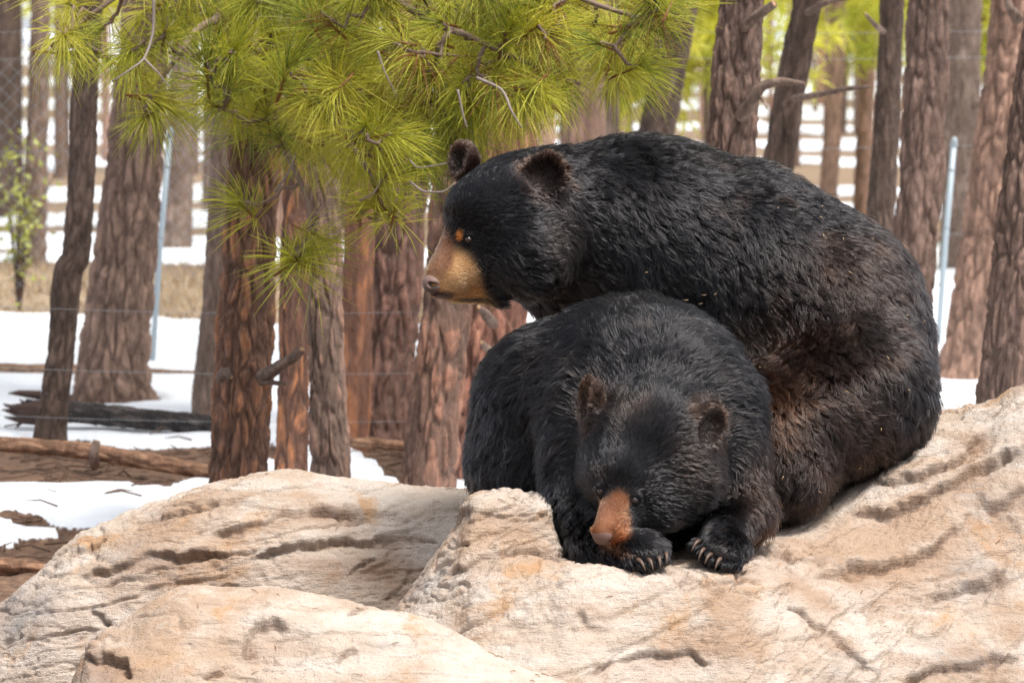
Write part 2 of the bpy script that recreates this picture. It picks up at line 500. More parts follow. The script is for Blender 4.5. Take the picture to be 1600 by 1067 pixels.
R1 = {}
for px, Yc, c in ((-260, 10.0, 1040), (-120, 10.0, 995), (0, 9.95, 938), (70, 9.95, 882), (150, 10, 824), (250, 10, 775), (330, 10, 745), (420, 10, 730),
                  (500, 10, 741), (560, 10, 751), (640, 10, 759), (720, 10, 765), (850, 10, 785), (960, 10, 830), (1010, 10, 880)):
    R1[px] = [(Yc, c), (Yc - 0.15, c + 22), (Yc - 0.33, c + 90), (Yc - 0.42, c + 175), (Yc - 0.52, max(c + 320, 1160))]
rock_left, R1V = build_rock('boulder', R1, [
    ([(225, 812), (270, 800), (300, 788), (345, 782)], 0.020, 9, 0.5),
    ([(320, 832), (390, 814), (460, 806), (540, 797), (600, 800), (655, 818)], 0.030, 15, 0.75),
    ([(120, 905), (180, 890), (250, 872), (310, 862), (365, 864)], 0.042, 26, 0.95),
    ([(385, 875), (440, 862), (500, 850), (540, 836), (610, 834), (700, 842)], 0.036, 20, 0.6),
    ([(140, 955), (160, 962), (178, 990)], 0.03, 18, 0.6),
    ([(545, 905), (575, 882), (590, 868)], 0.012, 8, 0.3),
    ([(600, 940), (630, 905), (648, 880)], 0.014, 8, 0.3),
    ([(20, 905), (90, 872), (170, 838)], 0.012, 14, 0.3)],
    math.radians(8), 640, 300, 3, 'large domed tan boulder behind the low front boulder, left of the bears',
    greys=[(30, 960, 55, 45, 0.9), (250, 895, 30, 18, 0.5), (330, 905, 30, 10, 0.4)], stain_shades=[(520, 895, 140, 40, 0.75), (270, 905, 100, 35, 0.8), (110, 990, 80, 50, 0.45), (480, 815, 120, 14, 0.5)])  # lower face: orange-brown stain that also paints in the shade there

R2 = {}
for px, Yc, c in ((95, 8.25, 1120), (112, 8.25, 1085), (122, 8.25, 1052), (134, 8.25, 1015), (160, 8.28, 988), (200, 8.30, 965), (245, 8.33, 935), (300, 8.35, 914), (400, 8.35, 914),
                  (480, 8.33, 922), (560, 8.3, 940), (640, 8.27, 956), (700, 8.24, 977), (760, 8.2, 1008), (830, 8.15, 1040), (900, 8.1, 1070), (1000, 8.0, 1110), (1080, 7.95, 1150)):
    R2[px] = [(Yc, c), (Yc - 0.10, c + 18), (Yc - 0.26, c + 75), (Yc - 0.40, c + 150), (Yc - 0.55, c + 270)]
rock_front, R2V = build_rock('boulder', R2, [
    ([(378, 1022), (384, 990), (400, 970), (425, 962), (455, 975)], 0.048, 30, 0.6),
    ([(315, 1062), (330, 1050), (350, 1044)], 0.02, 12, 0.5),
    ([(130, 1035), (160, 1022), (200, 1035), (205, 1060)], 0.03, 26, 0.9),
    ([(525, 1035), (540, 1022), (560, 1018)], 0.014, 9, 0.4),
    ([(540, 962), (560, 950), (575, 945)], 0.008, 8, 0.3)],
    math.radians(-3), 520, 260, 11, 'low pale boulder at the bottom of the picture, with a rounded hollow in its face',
    scoops=[(435, 1005, 62, 38, 0.022, 0.35)], greys=[(600, 1010, 45, 20, 0.35), (155, 1050, 30, 15, 0.4)], amp=0.7, stain_shades=[(160, 1050, 60, 30, 0.8)])

R3 = {
    560: [(9.0, 1040), (8.85, 1060), (8.6, 1090), (8.45, 1130), (8.2, 1200)],
    598: [(9.0, 985), (8.85, 1000), (8.6, 1030), (8.42, 1075), (8.15, 1160)],
    625: [(8.95, 935), (8.80, 950), (8.6, 985), (8.42, 1050), (8.12, 1150)],
    665: [(8.90, 880), (8.75, 896), (8.58, 945), (8.40, 1020), (8.1, 1130)],
    705: [(8.85, 824), (8.72, 842), (8.56, 905), (8.40, 985), (8.1, 1115)],
    735: [(8.82, 775), (8.70, 793), (8.57, 870), (8.42, 938), (8.1, 1105)],
    760: [(8.80, 764), (8.70, 780), (8.58, 865), (8.43, 920), (8.1, 1098)],
    860: [(8.80, 769), (8.70, 785), (8.60, 868), (8.44, 897), (8.08, 1090)],
    895: [(9.25, 810), (8.95, 850), (8.64, 880), (8.44, 892), (8.08, 1085)],
    1000: [(9.60, 792), (9.10, 853), (8.68, 886), (8.42, 897), (8.16, 1085)],
    1120: [(9.60, 788), (9.10, 848), (8.68, 884), (8.43, 902), (8.17, 1085)],
    1200: [(9.60, 772), (9.10, 826), (8.74, 872), (8.50, 908), (8.22, 1085)],
    1260: [(9.60, 748), (9.13, 800), (8.82, 865), (8.58, 915), (8.28, 1085)],
    1340: [(9.60, 705), (9.18, 755), (8.92, 838), (8.68, 912), (8.36, 1085)],
    1450: [(9.55, 648), (9.26, 680), (9.00, 790), (8.78, 895), (8.44, 1080)],
    1540: [(9.50, 627), (9.26, 665), (9.02, 775), (8.80, 885), (8.46, 1075)],
    1590: [(9.48, 598), (9.26, 645), (9.02, 765), (8.80, 880), (8.46, 1075)],
    1700: [(9.45, 570), (9.26, 615), (9.02, 750), (8.80, 875), (8.46, 1075)],
    1900: [(9.45, 640), (9.24, 680), (9.00, 790), (8.78, 900), (8.44, 1085)],
    2020: [(9.45, 800), (9.22, 830), (8.95, 900), (8.70, 970), (8.40, 1100)]}
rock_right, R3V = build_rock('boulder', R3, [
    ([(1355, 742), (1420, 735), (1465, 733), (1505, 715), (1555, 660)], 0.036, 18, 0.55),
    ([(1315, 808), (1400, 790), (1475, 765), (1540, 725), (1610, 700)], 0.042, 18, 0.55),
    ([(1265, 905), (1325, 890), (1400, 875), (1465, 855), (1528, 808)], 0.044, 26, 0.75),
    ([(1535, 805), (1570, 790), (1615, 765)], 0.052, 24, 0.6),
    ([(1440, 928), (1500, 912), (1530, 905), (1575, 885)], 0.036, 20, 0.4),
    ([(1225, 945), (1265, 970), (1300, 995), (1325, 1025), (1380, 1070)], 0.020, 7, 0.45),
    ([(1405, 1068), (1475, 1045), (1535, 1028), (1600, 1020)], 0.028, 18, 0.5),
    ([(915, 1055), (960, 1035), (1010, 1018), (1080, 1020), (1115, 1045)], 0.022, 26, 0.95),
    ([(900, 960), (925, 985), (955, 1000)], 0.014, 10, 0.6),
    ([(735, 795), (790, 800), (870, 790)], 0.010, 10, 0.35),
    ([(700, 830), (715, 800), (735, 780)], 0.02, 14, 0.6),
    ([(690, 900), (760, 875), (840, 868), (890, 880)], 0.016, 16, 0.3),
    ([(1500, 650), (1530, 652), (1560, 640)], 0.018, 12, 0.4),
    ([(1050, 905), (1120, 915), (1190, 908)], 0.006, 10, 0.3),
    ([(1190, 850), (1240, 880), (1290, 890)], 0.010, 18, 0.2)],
    math.radians(26), 900, 330, 23, 'long tan sandstone boulder under both bears, rising to the right edge',
    greys=[(655, 905, 35, 30, 0.6), (1530, 905, 60, 22, 0.6), (1500, 1030, 70, 25, 0.55), (1320, 1050, 45, 20, 0.6), (1560, 790, 60, 40, 0.45), (1550, 665, 40, 25, 0.3)],  # first patch paints the shade of the left flank in grey
    stain_shades=[(1180, 880, 70, 30, 0.45), (1040, 905, 60, 20, 0.4), (920, 980, 45, 28, 0.5), (1340, 925, 120, 35, 0.45), (1500, 860, 90, 30, 0.35), (1090, 1010, 80, 20, 0.5)])
# ------------------------------------------------------------------ black bears
def smin(a, b, k):
    h = np.clip(0.5 + 0.5 * (b - a) / k, 0, 1)
    return b * (1 - h) + a * h - k * h * (1 - h)

def rot_from(ax_x, ax_z):
    """rows = local axes given a local x direction and an approximate local z direction"""
    x = np.asarray(ax_x, float); x /= np.linalg.norm(x)
    z = np.asarray(ax_z, float); z = z - x * (z @ x); z /= np.linalg.norm(z)
    return np.stack([x, np.cross(z, x), z])

PXM = KPX * 9.0                                            # metres per photo pixel at the bears

class Body:
    def __init__(self): self.p = []
    def ball(self, c, r, k=0.06, R=None, sub=False):
        """ellipsoid, c = (px, py, Y), r = radius px or (px, px, metres deep) ; R rows = local axes"""
        r = (r, r, r * PXM) if np.isscalar(r) else r
        self.p.append(('e', W(*c), np.array([r[0] * PXM, r[2], r[1] * PXM]), R, k, sub))
        return self
    def cone(self, a, ra, b, rb, k=0.06):
        self.p.append(('c', W(*a), W(*b), ra * PXM, rb * PXM, k, False))
        return self
    def bounds(self, pad):
        lo, hi = np.full(3, 1e9), np.full(3, -1e9)
        for q in self.p:
            if q[-1]: continue
            pts = [(q[1], np.max(q[2]))] if q[0] == 'e' else [(q[1], q[3]), (q[2], q[4])]
            for c, r in pts:
                lo = np.minimum(lo, c - r); hi = np.maximum(hi, c + r)
        return lo - pad, hi + pad
    def eval(self, X):
        F = None
        for q in self.p:
            if q[0] == 'e':
                _, c, r, R, k, sub = q
                d = X - c
                if R is not None: d = d @ R.T
                a = np.linalg.norm(d / r, axis=-1); b = np.linalg.norm(d / (r * r), axis=-1) + 1e-9
                v = a * (a - 1) / b
            else:
                _, a, b, ra, rb, k, sub = q
                ba = b - a; L = ba @ ba
                t = np.clip(((X - a) @ ba) / L, 0, 1)
                v = np.linalg.norm(X - a - t[..., None] * ba, axis=-1) - (ra + (rb - ra) * t)
            if F is None: F = v
            elif sub: F = -smin(-F, v, k)
            else: F = smin(F, v, k)
        return F

def axis_points(lo, hi, fine_lo, fine_hi, coarse, fine):
    out = [lo]; x = lo
    while x < hi:
        inside = fine_lo < x < fine_hi
        dist = 0 if inside else min(abs(x - fine_lo), abs(x - fine_hi))
        x += fine + (coarse - fine) * min(1.0, dist / 0.10)
        out.append(x)
    return np.array(out)

def surface_net(body, fine_box, coarse=0.016, fine=0.006):
    lo, hi = body.bounds(0.05)
    ax = [axis_points(lo[i], hi[i], fine_box[0][i], fine_box[1][i], coarse, fine) for i in range(3)]
    F = np.empty([len(a) for a in ax], np.float32)
    Yg, Zg = np.meshgrid(ax[1], ax[2], indexing='ij')
    step = 12
    for s in range(0, len(ax[0]), step):
        xs = ax[0][s:s + step]
        X = np.empty((len(xs),) + Yg.shape + (3,))
        X[..., 0] = xs[:, None, None]; X[..., 1] = Yg; X[..., 2] = Zg
        F[s:s + step] = body.eval(X)
    inside = F < 0
    cnt = np.zeros([n - 1 for n in F.shape], np.int8)
    for a in (0, 1):
        for b in (0, 1):
            for c in (0, 1):
                cnt += inside[a:F.shape[0] - 1 + a, b:F.shape[1] - 1 + b, c:F.shape[2] - 1 + c]
    act = (cnt > 0) & (cnt < 8)
    ijk = np.argwhere(act)
    idx = np.full(act.shape, -1, np.int64); idx[act] = np.arange(len(ijk))
    acc = np.zeros((len(ijk), 3)); num = np.zeros(len(ijk))
    corners = [(a, b, c) for a in (0, 1) for b in (0, 1) for c in (0, 1)]
    for p in corners:
        for d in range(3):
            if p[d]: continue
            q = list(p); q[d] = 1
            i0 = ijk + np.array(p); i1 = ijk + np.array(q)
            f0 = F[i0[:, 0], i0[:, 1], i0[:, 2]]; f1 = F[i1[:, 0], i1[:, 1], i1[:, 2]]
            m = (f0 < 0) != (f1 < 0)
            t = np.where(m, f0 / np.where(m, f0 - f1, 1), 0)
            P0 = np.stack([ax[n][i0[:, n]] for n in range(3)], -1); P1 = np.stack([ax[n][i1[:, n]] for n in range(3)], -1)
            acc += np.where(m[:, None], P0 + (P1 - P0) * t[:, None], 0); num += m
    V = acc / num[:, None]
    quads = []
    for d in range(3):
        sl0 = [slice(None)] * 3; sl1 = [slice(None)] * 3
        sl0[d] = slice(0, -1); sl1[d] = slice(1, None)
        ch = inside[tuple(sl0)] != inside[tuple(sl1)]
        e = np.argwhere(ch)
        o = [k for k in range(3) if k != d]
        ok = (e[:, o[0]] > 0) & (e[:, o[1]] > 0) & (e[:, o[0]] < F.shape[o[0]] - 1) & (e[:, o[1]] < F.shape[o[1]] - 1)
        e = e[ok]
        def cell(da, db):
            c = e.copy(); c[:, o[0]] -= da; c[:, o[1]] -= db
            return idx[c[:, 0], c[:, 1], c[:, 2]]
        q = np.stack([cell(1, 1), cell(0, 1), cell(0, 0), cell(1, 0)], 1)
        flip = inside[e[:, 0], e[:, 1], e[:, 2]] ^ (d == 1)
        q = np.where(flip[:, None], q, q[:, ::-1])
        quads.append(q)
    Q = np.concatenate(quads)
    # light smoothing of the net
    for _ in range(2):
        s = np.zeros_like(V); n = np.zeros(len(V))
        for a in range(4):
            i, j = Q[:, a], Q[:, (a + 1) % 4]
            np.add.at(s, i, V[j]); np.add.at(n, i, 1)
        V = 0.5 * V + 0.5 * s / n[:, None]
    return V, Q

def blob_mix(P, default, blobs):
    """blend of values given by ellipsoidal zones: (px, py, Y, rpx, rdepth or None, softness, value)"""
    default = np.asarray(default, float)
    out = np.broadcast_to(default, (len(P),) + default.shape).copy()
    for (px, py, Y, r, soft, val) in blobs:
        c = W(px, py, Y)
        r = np.atleast_1d(np.asarray(r, float)) * PXM
        r = np.array([r[0], r[2] if len(r) > 2 else r[0], r[1] if len(r) > 1 else r[0]])
        d = np.linalg.norm((P - c) / r, axis=1)
        w = smooth(1 + soft, 1 - soft, d)
        w = w if out.ndim == 1 else w[:, None]
        out = out * (1 - w) + np.asarray(val, float) * w
    return out

fur_mat = bpy.data.materials.new('bear_fur'); fur_mat.use_nodes = True
_nt = fur_mat.node_tree; _nt.nodes.clear()
_o = _nt.nodes.new('ShaderNodeOutputMaterial'); _h = _nt.nodes.new('ShaderNodeBsdfHairPrincipled')
_h.parametrization = 'COLOR'
_nt.links.new(attr(_nt, 'tint', 'Color'), _h.inputs['Color'])
_h.inputs['Roughness'].default_value = 0.19; _h.inputs['Radial Roughness'].default_value = 0.55
_h.inputs['Coat'].default_value = 0.0; _h.inputs['IOR'].default_value = 1.38
_h.inputs['Random Roughness'].default_value = 0.3
_nt.links.new(_h.outputs[0], _o.inputs[0])

skin_mat, _nt, _b = new_mat('bear_skin')
_nt.links.new(attr(_nt, 'tint', 'Color'), _b.inputs['Base Color']); _b.inputs['Roughness'].default_value = 0.8
_b.inputs['Specular IOR Level'].default_value = 0.1

def make_fur(name, V, Q, density_total, color_fn, len_fn, guides, seed, parent, zmin_skip=None, wave=1.0, bald=()):
    r = np.random.default_rng(seed)
    T = np.concatenate([Q[:, [0, 1, 2]], Q[:, [0, 2, 3]]])
    A, B, C = V[T[:, 0]], V[T[:, 1]], V[T[:, 2]]
    fn = np.cross(B - A, C - A); ar = np.linalg.norm(fn, axis=1) * 0.5
    vn = np.zeros_like(V)
    for k in range(3): np.add.at(vn, T[:, k], fn)
    vn /= np.linalg.norm(vn, axis=1, keepdims=True) + 1e-12
    cen = (A + B + C) / 3
    Lc = len_fn(cen)
    # short fur needs denser, faces turned far from the camera need less
    toc = np.array([0, 0, CAM_Z]) - cen; toc /= np.linalg.norm(toc, axis=1, keepdims=True)
    facing = np.einsum('ij,ij->i', fn / (2 * ar[:, None] + 1e-12), toc)
    wgt = ar * np.clip(0.045 / np.maximum(Lc, 0.004), 0.8, 5.0) * np.where(facing < -0.45, 0.25, 1.0)
    for (px, py, Y, rad) in bald:
        wgt = np.where(np.linalg.norm(cen - W(px, py, Y), axis=1) < rad * PXM, 0, wgt)
    f = r.choice(len(T), density_total, p=wgt / wgt.sum())
    a, b = r.random(density_total), r.random(density_total)
    sw = a + b > 1; a[sw], b[sw] = 1 - a[sw], 1 - b[sw]
    w3 = np.stack([1 - a - b, a, b], 1)
    P = np.einsum('ij,ijk->ik', w3, V[T[f]]); Nr = np.einsum('ij,ijk->ik', w3, vn[T[f]])
    Nr /= np.linalg.norm(Nr, axis=1, keepdims=True)
    # guide directions
    gp = np.array([W(g[0], g[1], g[2]) for g in guides])
    gd = np.array([[g[3], g[5], -g[4]] for g in guides], float); gd /= np.linalg.norm(gd, axis=1, keepdims=True)
    D = np.zeros_like(P); 
    for c, d in zip(gp, gd):
        w = 1.0 / (np.sum((P - c) ** 2, axis=1) + 0.0012) ** 1.6
        D += w[:, None] * d
    D /= np.linalg.norm(D, axis=1, keepdims=True) + 1e-12
    L = len_fn(P) * r.uniform(0.72, 1.18, len(P))
    long_ = smooth(0.012, 0.045, L)
    # slow swirls of the coat, then tangent projection
    sw3 = np.stack([fbm(P * 9, 2, seed + 1), fbm(P * 9, 2, seed + 2), fbm(P * 9, 2, seed + 3)], 1)
    D = D + sw3 * (0.20 + 0.55 * long_[:, None]) * wave
    Dt = D - Nr * np.einsum('ij,ij->i', D, Nr)[:, None]
    Dt /= np.linalg.norm(Dt, axis=1, keepdims=True) + 1e-9
    jit = r.normal(0, 1, P.shape) * 0.10
    lift = ((0.30 + 0.22 * vnoise(P * 14, seed + 9) + 0.12 * r.random(len(P))) * (0.40 + 0.60 * long_))[:, None]
    dir0 = Dt + Nr * (lift + 0.08 + 0.17 * long_[:, None]) + jit; dir0 /= np.linalg.norm(dir0, axis=1, keepdims=True)
    dir1 = Dt + Nr * (lift - 0.30) + jit + np.array([0, 0, -0.22]); dir1 -= Nr * np.minimum(np.einsum('ij,ij->i', dir1, Nr) + 0.02, 0)[:, None]
    dir1 /= np.linalg.norm(dir1, axis=1, keepdims=True)
    side = np.cross(Dt, Nr)
    npt = 6
    ts = np.linspace(0, 1, npt)
    pts = np.empty((len(P), npt, 3))
    # wet-looking locks: hairs bend towards the middle of their lock
    cs = 0.0155
    _, _, cid, cpos = worley(P / cs + vnoise(P * 20, seed + 8)[:, None] * 0.4, seed + 30, 0.95)
    to_c = (cpos * cs - P); to_c -= Nr * np.einsum('ij,ij->i', to_c, Nr)[:, None]
    _, _, cid2, cpos2 = worley(P / 0.045, seed + 60, 0.95)
    to_c2 = (cpos2 * 0.045 - P); to_c2 -= Nr * np.einsum('ij,ij->i', to_c2, Nr)[:, None]
    cl = (0.92 * long_ * (0.72 + 0.28 * r.random(len(P))))[:, None]
    cl2 = (0.42 * long_)[:, None]
    short = (1 - long_) * smooth(0.006, 0.012, L)              # small tufts in the short coat of the face
    _, _, cid3, cpos3 = worley(P / 0.0085, seed + 90, 0.95)
    to_c3 = (cpos3 * 0.0085 - P); to_c3 -= Nr * np.einsum('ij,ij->i', to_c3, Nr)[:, None]
    cl3 = (0.75 * short)[:, None]
    lockdir = (cid - 0.5)[:, None] * side * 1.15 * long_[:, None]
    Lk = L * (0.82 + 0.42 * cid2) * (1 + short * (cid3 - 0.5) * 0.7)
    ph = cid * 40; wav = (0.10 * wave * L * long_)
    for k, t in enumerate(ts):
        dd = dir0 * (t - 0.5 * t * t) + dir1 * (0.5 * t * t) + lockdir * 0.5 * t * t
        q = P + dd * Lk[:, None]
        q = q + to_c * cl * t ** 1.3 + to_c2 * cl2 * t ** 2 + to_c3 * cl3 * t ** 1.3 + side * ((cid3 - 0.5) * 0.9 * short * L * t)[:, None]
        q = q + side * (np.sin(ph + t * 5.5) * wav * t)[:, None]
        pts[:, k] = q - Nr * 0.0015 * (1 - t)
    cols = color_fn(P) * r.uniform(0.65, 1.45, len(P))[:, None]
    cols = np.clip(cols * (0.75 + 0.5 * cid)[:, None], 0.002, 0.9)
    hc = bpy.data.hair_curves.new(name)
    hc.add_curves([npt] * len(P))
    hc.attributes['position'].data.foreach_set('vector', pts.astype(np.float32).ravel())
    rad = np.clip(0.00106 + 0.0 * L, 0, 1)[:, None] * (np.interp(ts, [0, 0.5, 1], [1.0, 0.85, 0.18]))[None, :]
    rad = rad * np.interp(L, [0.006, 0.015, 0.04], [0.70, 0.95, 1.0])[:, None]
    ra = hc.attributes.get('radius') or hc.attributes.new('radius', 'FLOAT', 'POINT')
    ra.data.foreach_set('value', rad.astype(np.float32).ravel())
    ca = hc.attributes.new('tint', 'FLOAT_COLOR', 'CURVE')
    ca.data.foreach_set('color', np.concatenate([cols, np.ones((len(cols), 1))], 1).astype(np.float32).ravel())
    hc.materials.append(fur_mat)
    o = link(name, hc, None, parent, kind='stuff')
    return o

BLACK = (0.0065, 0.0058, 0.0062)
DKBROWN = (0.0135, 0.0072, 0.0052)
BROWN = (0.075, 0.034, 0.017)

def surf_at(body, px, py, Y0=8.2, Y1=9.9):
    """distance at which the bare body is first met at a photo pixel"""
    Y = np.linspace(Y0, Y1, 1200)
    f = body.eval(W(np.full(1200, px), np.full(1200, py), Y))
    return float(Y[np.argmax(f < 0)])

def eye_part(parent, c, r):
    """eyeball with two dark lids"""
    p = W(*c)
    bm = bmesh.new(); bmesh.ops.create_uvsphere(bm, u_segments=20, v_segments=14, radius=r * PXM)
    me = bpy.data.meshes.new('eye'); bm.to_mesh(me); bm.free()
    for f in me.polygons: f.use_smooth = True
    o = link('eye', me, eye_mat, parent); o.location = p
    return o

def lids(body, px, py, Y, r):
    body.ball((px, py, Y + 0.004), (r * 1.5, r * 1.25, 0.009), 0.012)
    body.ball((px + 1, py - r * 1.05, Y - 0.003), (r * 1.5, r * 0.55, 0.010), 0.006)
    body.ball((px, py + r * 1.0, Y - 0.001), (r * 1.3, r * 0.45, 0.008), 0.006)
eye_mat = plain_mat('bear_eye', (0.022, 0.010, 0.006), 0.16, **{'Coat Weight': 0.2})
claw_mat, _nt, _b = new_mat('claw_horn')
_c = mix(_nt, noise_node(_nt, obj_coord(_nt), 90, 3), (0.15, 0.085, 0.052), (0.04, 0.024, 0.017))
_nt.links.new(_c, _b.inputs['Base Color']); _b.inputs['Roughness'].default_value = 0.45
nose_mat, _nt, _b = new_mat('nose_skin')
_c = mix(_nt, attr(_nt, 'pore'), mix(_nt, maprange(_nt, noise_node(_nt, obj_coord(_nt), 60, 4), 0.3, 0.7, 0, 0.5), attr(_nt, 'pad', 'Color'), (0.12, 0.068, 0.052)), (0.018, 0.012, 0.010))
_nt.links.new(_c, _b.inputs['Base Color']); _b.inputs['Roughness'].default_value = 0.62
_v = _nt.nodes.new('ShaderNodeTexVoronoi'); _v.inputs['Scale'].default_value = 420; _nt.links.new(obj_coord(_nt), _v.inputs['Vector'])
bump(_nt, _b, _v.outputs['Distance'], 0.35, 0.002)

def make_claw(parent, base, tip, r=3.4, hump=9):
    a, b = W(*base), W(*tip)
    t = np.linspace(0, 1, 8)
    mid = (a + b) / 2 + np.array([0, -0.004, hump * PXM])
    path = (1 - t)[:, None] ** 2 * a + 2 * (t * (1 - t))[:, None] * mid + t[:, None] ** 2 * b
    v, q, tr = tube(path, r * PXM * np.interp(t, [0, 0.5, 1], [1, 0.8, 0.12]), 8)
    return link('claw', make_mesh('claw', v, q, tr), claw_mat, parent)

def make_nose(parent, c, R, size, nostrils, pad):
    """bare nose pad with nostrils; R rows: right, forward, up of the nose"""
    b = Body()
    cw = np.asarray(c, float)
    b.ball(cw, (size[0], size[2], size[1] * PXM), 0.01, R)
    p0 = W(*cw)
    def at(dx, dy, dz):
        w = p0 + np.array([dx, dy, dz]) @ R * PXM
        qx, qy = to_px(w); return (float(qx), float(qy), float(w[1]))
    for s in nostrils:
        b.ball(at(s * size[0] * 0.74, size[1] * 0.36, -size[2] * 0.12), (size[0] * 0.20, size[2] * 0.24, size[1] * 0.34 * PXM), 0.004, R, True)
        b.ball(at(s * size[0] * 0.88, size[1] * 0.02, size[2] * 0.02), (size[0] * 0.16, size[2] * 0.16, size[1] * 0.30 * PXM), 0.003, R, True)
    V, Q = surface_net(b, b.bounds(0.0), 0.0022, 0.0022)
    loc = (V - p0) @ R.T / PXM / np.asarray(size)
    pore = np.zeros(len(V))
    for sd_ in nostrils:
        pore = np.maximum(pore, smooth(0.36, 0.22, np.sqrt((loc[:, 0] - sd_ * 0.80) ** 2 + (loc[:, 2] + 0.08) ** 2 + (0.6 * (loc[:, 1] - 0.2)) ** 2)))
    pore = np.maximum(pore, 0.75 * smooth(-0.30, -0.75, loc[:, 2]))
    me = make_mesh('nose', V, Q); set_attr(me, 'pore', pore); set_attr(me, 'pad', np.tile(np.array(pad), (len(V), 1)))
    return link('nose', me, nose_mat, parent)

def finish_bear(root, body, fine_box, color_fn, len_fn, guides, n_hair, seed, wave=1.0, bald=()):
    V, Q = surface_net(body, fine_box)
    me = make_mesh('body', V, Q)
    set_attr(me, 'tint', color_fn(V) * 0.8)
    link('body', me, skin_mat, root)
    make_fur('fur', V, Q, n_hair, color_fn, len_fn, guides, seed, root, wave=wave, bald=bald)
    return V, Q

def ear(body, c, rx, rz, n, up, cup=0.5, k=0.025):
    """cupped ear: n = direction it opens to, up = direction to its tip"""
    n = np.asarray(n, float); n /= np.linalg.norm(n)
    up = np.asarray(up, float); up = up - n * (n @ up); up /= np.linalg.norm(up)
    R = np.stack([np.cross(up, n), n, up])
    body.ball(c, (rx, rz, 0.030), k, R)
    body.ears = getattr(body, 'ears', []) + [(W(*c), R, np.array([rx * PXM, 0.030, rz * PXM]))]
    w = W(*c) + n * 0.034 + up * 0.004
    qx, qy = to_px(w)
    body.ball((float(qx), float(qy), float(w[1])), (rx * 0.72, rz * 0.74, 0.034), 0.012, R, True)

def ear_rims(P, col, body, tint):
    """paler brown hair along the edge of each ear"""
    for (c, R, rad) in body.ears:
        q = ((P - c) @ R.T) / rad
        e = np.hypot(q[:, 0], q[:, 2])
        w = (smooth(0.66, 0.86, e) * smooth(1.5, 1.2, e) * smooth(-0.35, 0.05, q[:, 2]) * smooth(2.0, 1.4, np.abs(q[:, 1])))[:, None]
        col = col * (1 - w) + np.asarray(tint) * w
    return col

N_HAIR = 200000

# ---- the rear bear, in profile, head turned to the left
bearA = link('black_bear', None, None, None, label='large black bear behind, sitting up with tan muzzle in profile to the left', category='bear')
b = Body()
b.ball((1010, 365, 9.62), (145, 145, 0.27), 0.1)
b.ball((1150, 415, 9.66), (172, 172, 0.33), 0.12)
b.ball((1280, 498, 9.60), (172, 175, 0.33), 0.12)
b.ball((1318, 588, 9.48), (140, 150, 0.27), 0.1)
b.cone((1205, 685, 9.16), 108, (1345, 610, 9.28), 112, 0.07)       # thigh nearest the camera
b.ball((1330, 655, 9.34), (112, 80, 0.22), 0.06)
b.ball((1120, 600, 9.62), (160, 180, 0.28), 0.1)                    # belly
b.ball((985, 500, 9.64), (118, 130, 0.24), 0.1)                     # chest
b.ball((885, 440, 9.60), (72, 64, 0.12), 0.05)
b.cone((985, 520, 9.66), 80, (935, 690, 9.68), 55, 0.06)            # foreleg, behind the front bear
b.cone((935, 690, 9.68), 55, (905, 775, 9.58), 40, 0.05)
b.cone((1085, 560, 9.62), 85, (1060, 770, 9.55), 48, 0.06)
b.cone((1235, 740, 9.05), 60, (1150, 800, 9.12), 42, 0.05)          # hind foot
b.cone((1000, 362, 9.60), 140, (868, 342, 9.50), 112, 0.10)         # neck
b.ball((806, 330, 9.40), (96, 90, 0.150), 0.07)                     # skull
b.ball((815, 392, 9.36), (82, 74, 0.150), 0.06)                     # cheek
b.ball((752, 334, 9.35), (60, 58, 0.105), 0.05)                     # brow
b.cone((752, 402, 9.335), 58, (708, 430, 9.295), 37, 0.030)         # muzzle
b.cone((722, 372, 9.31), 31, (690, 424, 9.285), 23, 0.022)          # bridge
b.ball((688, 447, 9.28), (24, 20, 0.036), 0.018)
b.cone((768, 446, 9.33), 30, (712, 456, 9.30), 18, 0.014)           # lower jaw
eyeA = surf_at(b, 733, 375)
lids(b, 733, 375, eyeA, 7)
ear(b, (852, 275, 9.31), 39, 38, (-0.30, -0.95, 0.10), (0.28, 0, 1))
ear(b, (726, 253, 9.52), 30, 32, (-0.75, -0.65, 0.1), (-0.35, 0, 1))
fineA = (W(650, 490, 9.1), W(900, 215, 9.6))

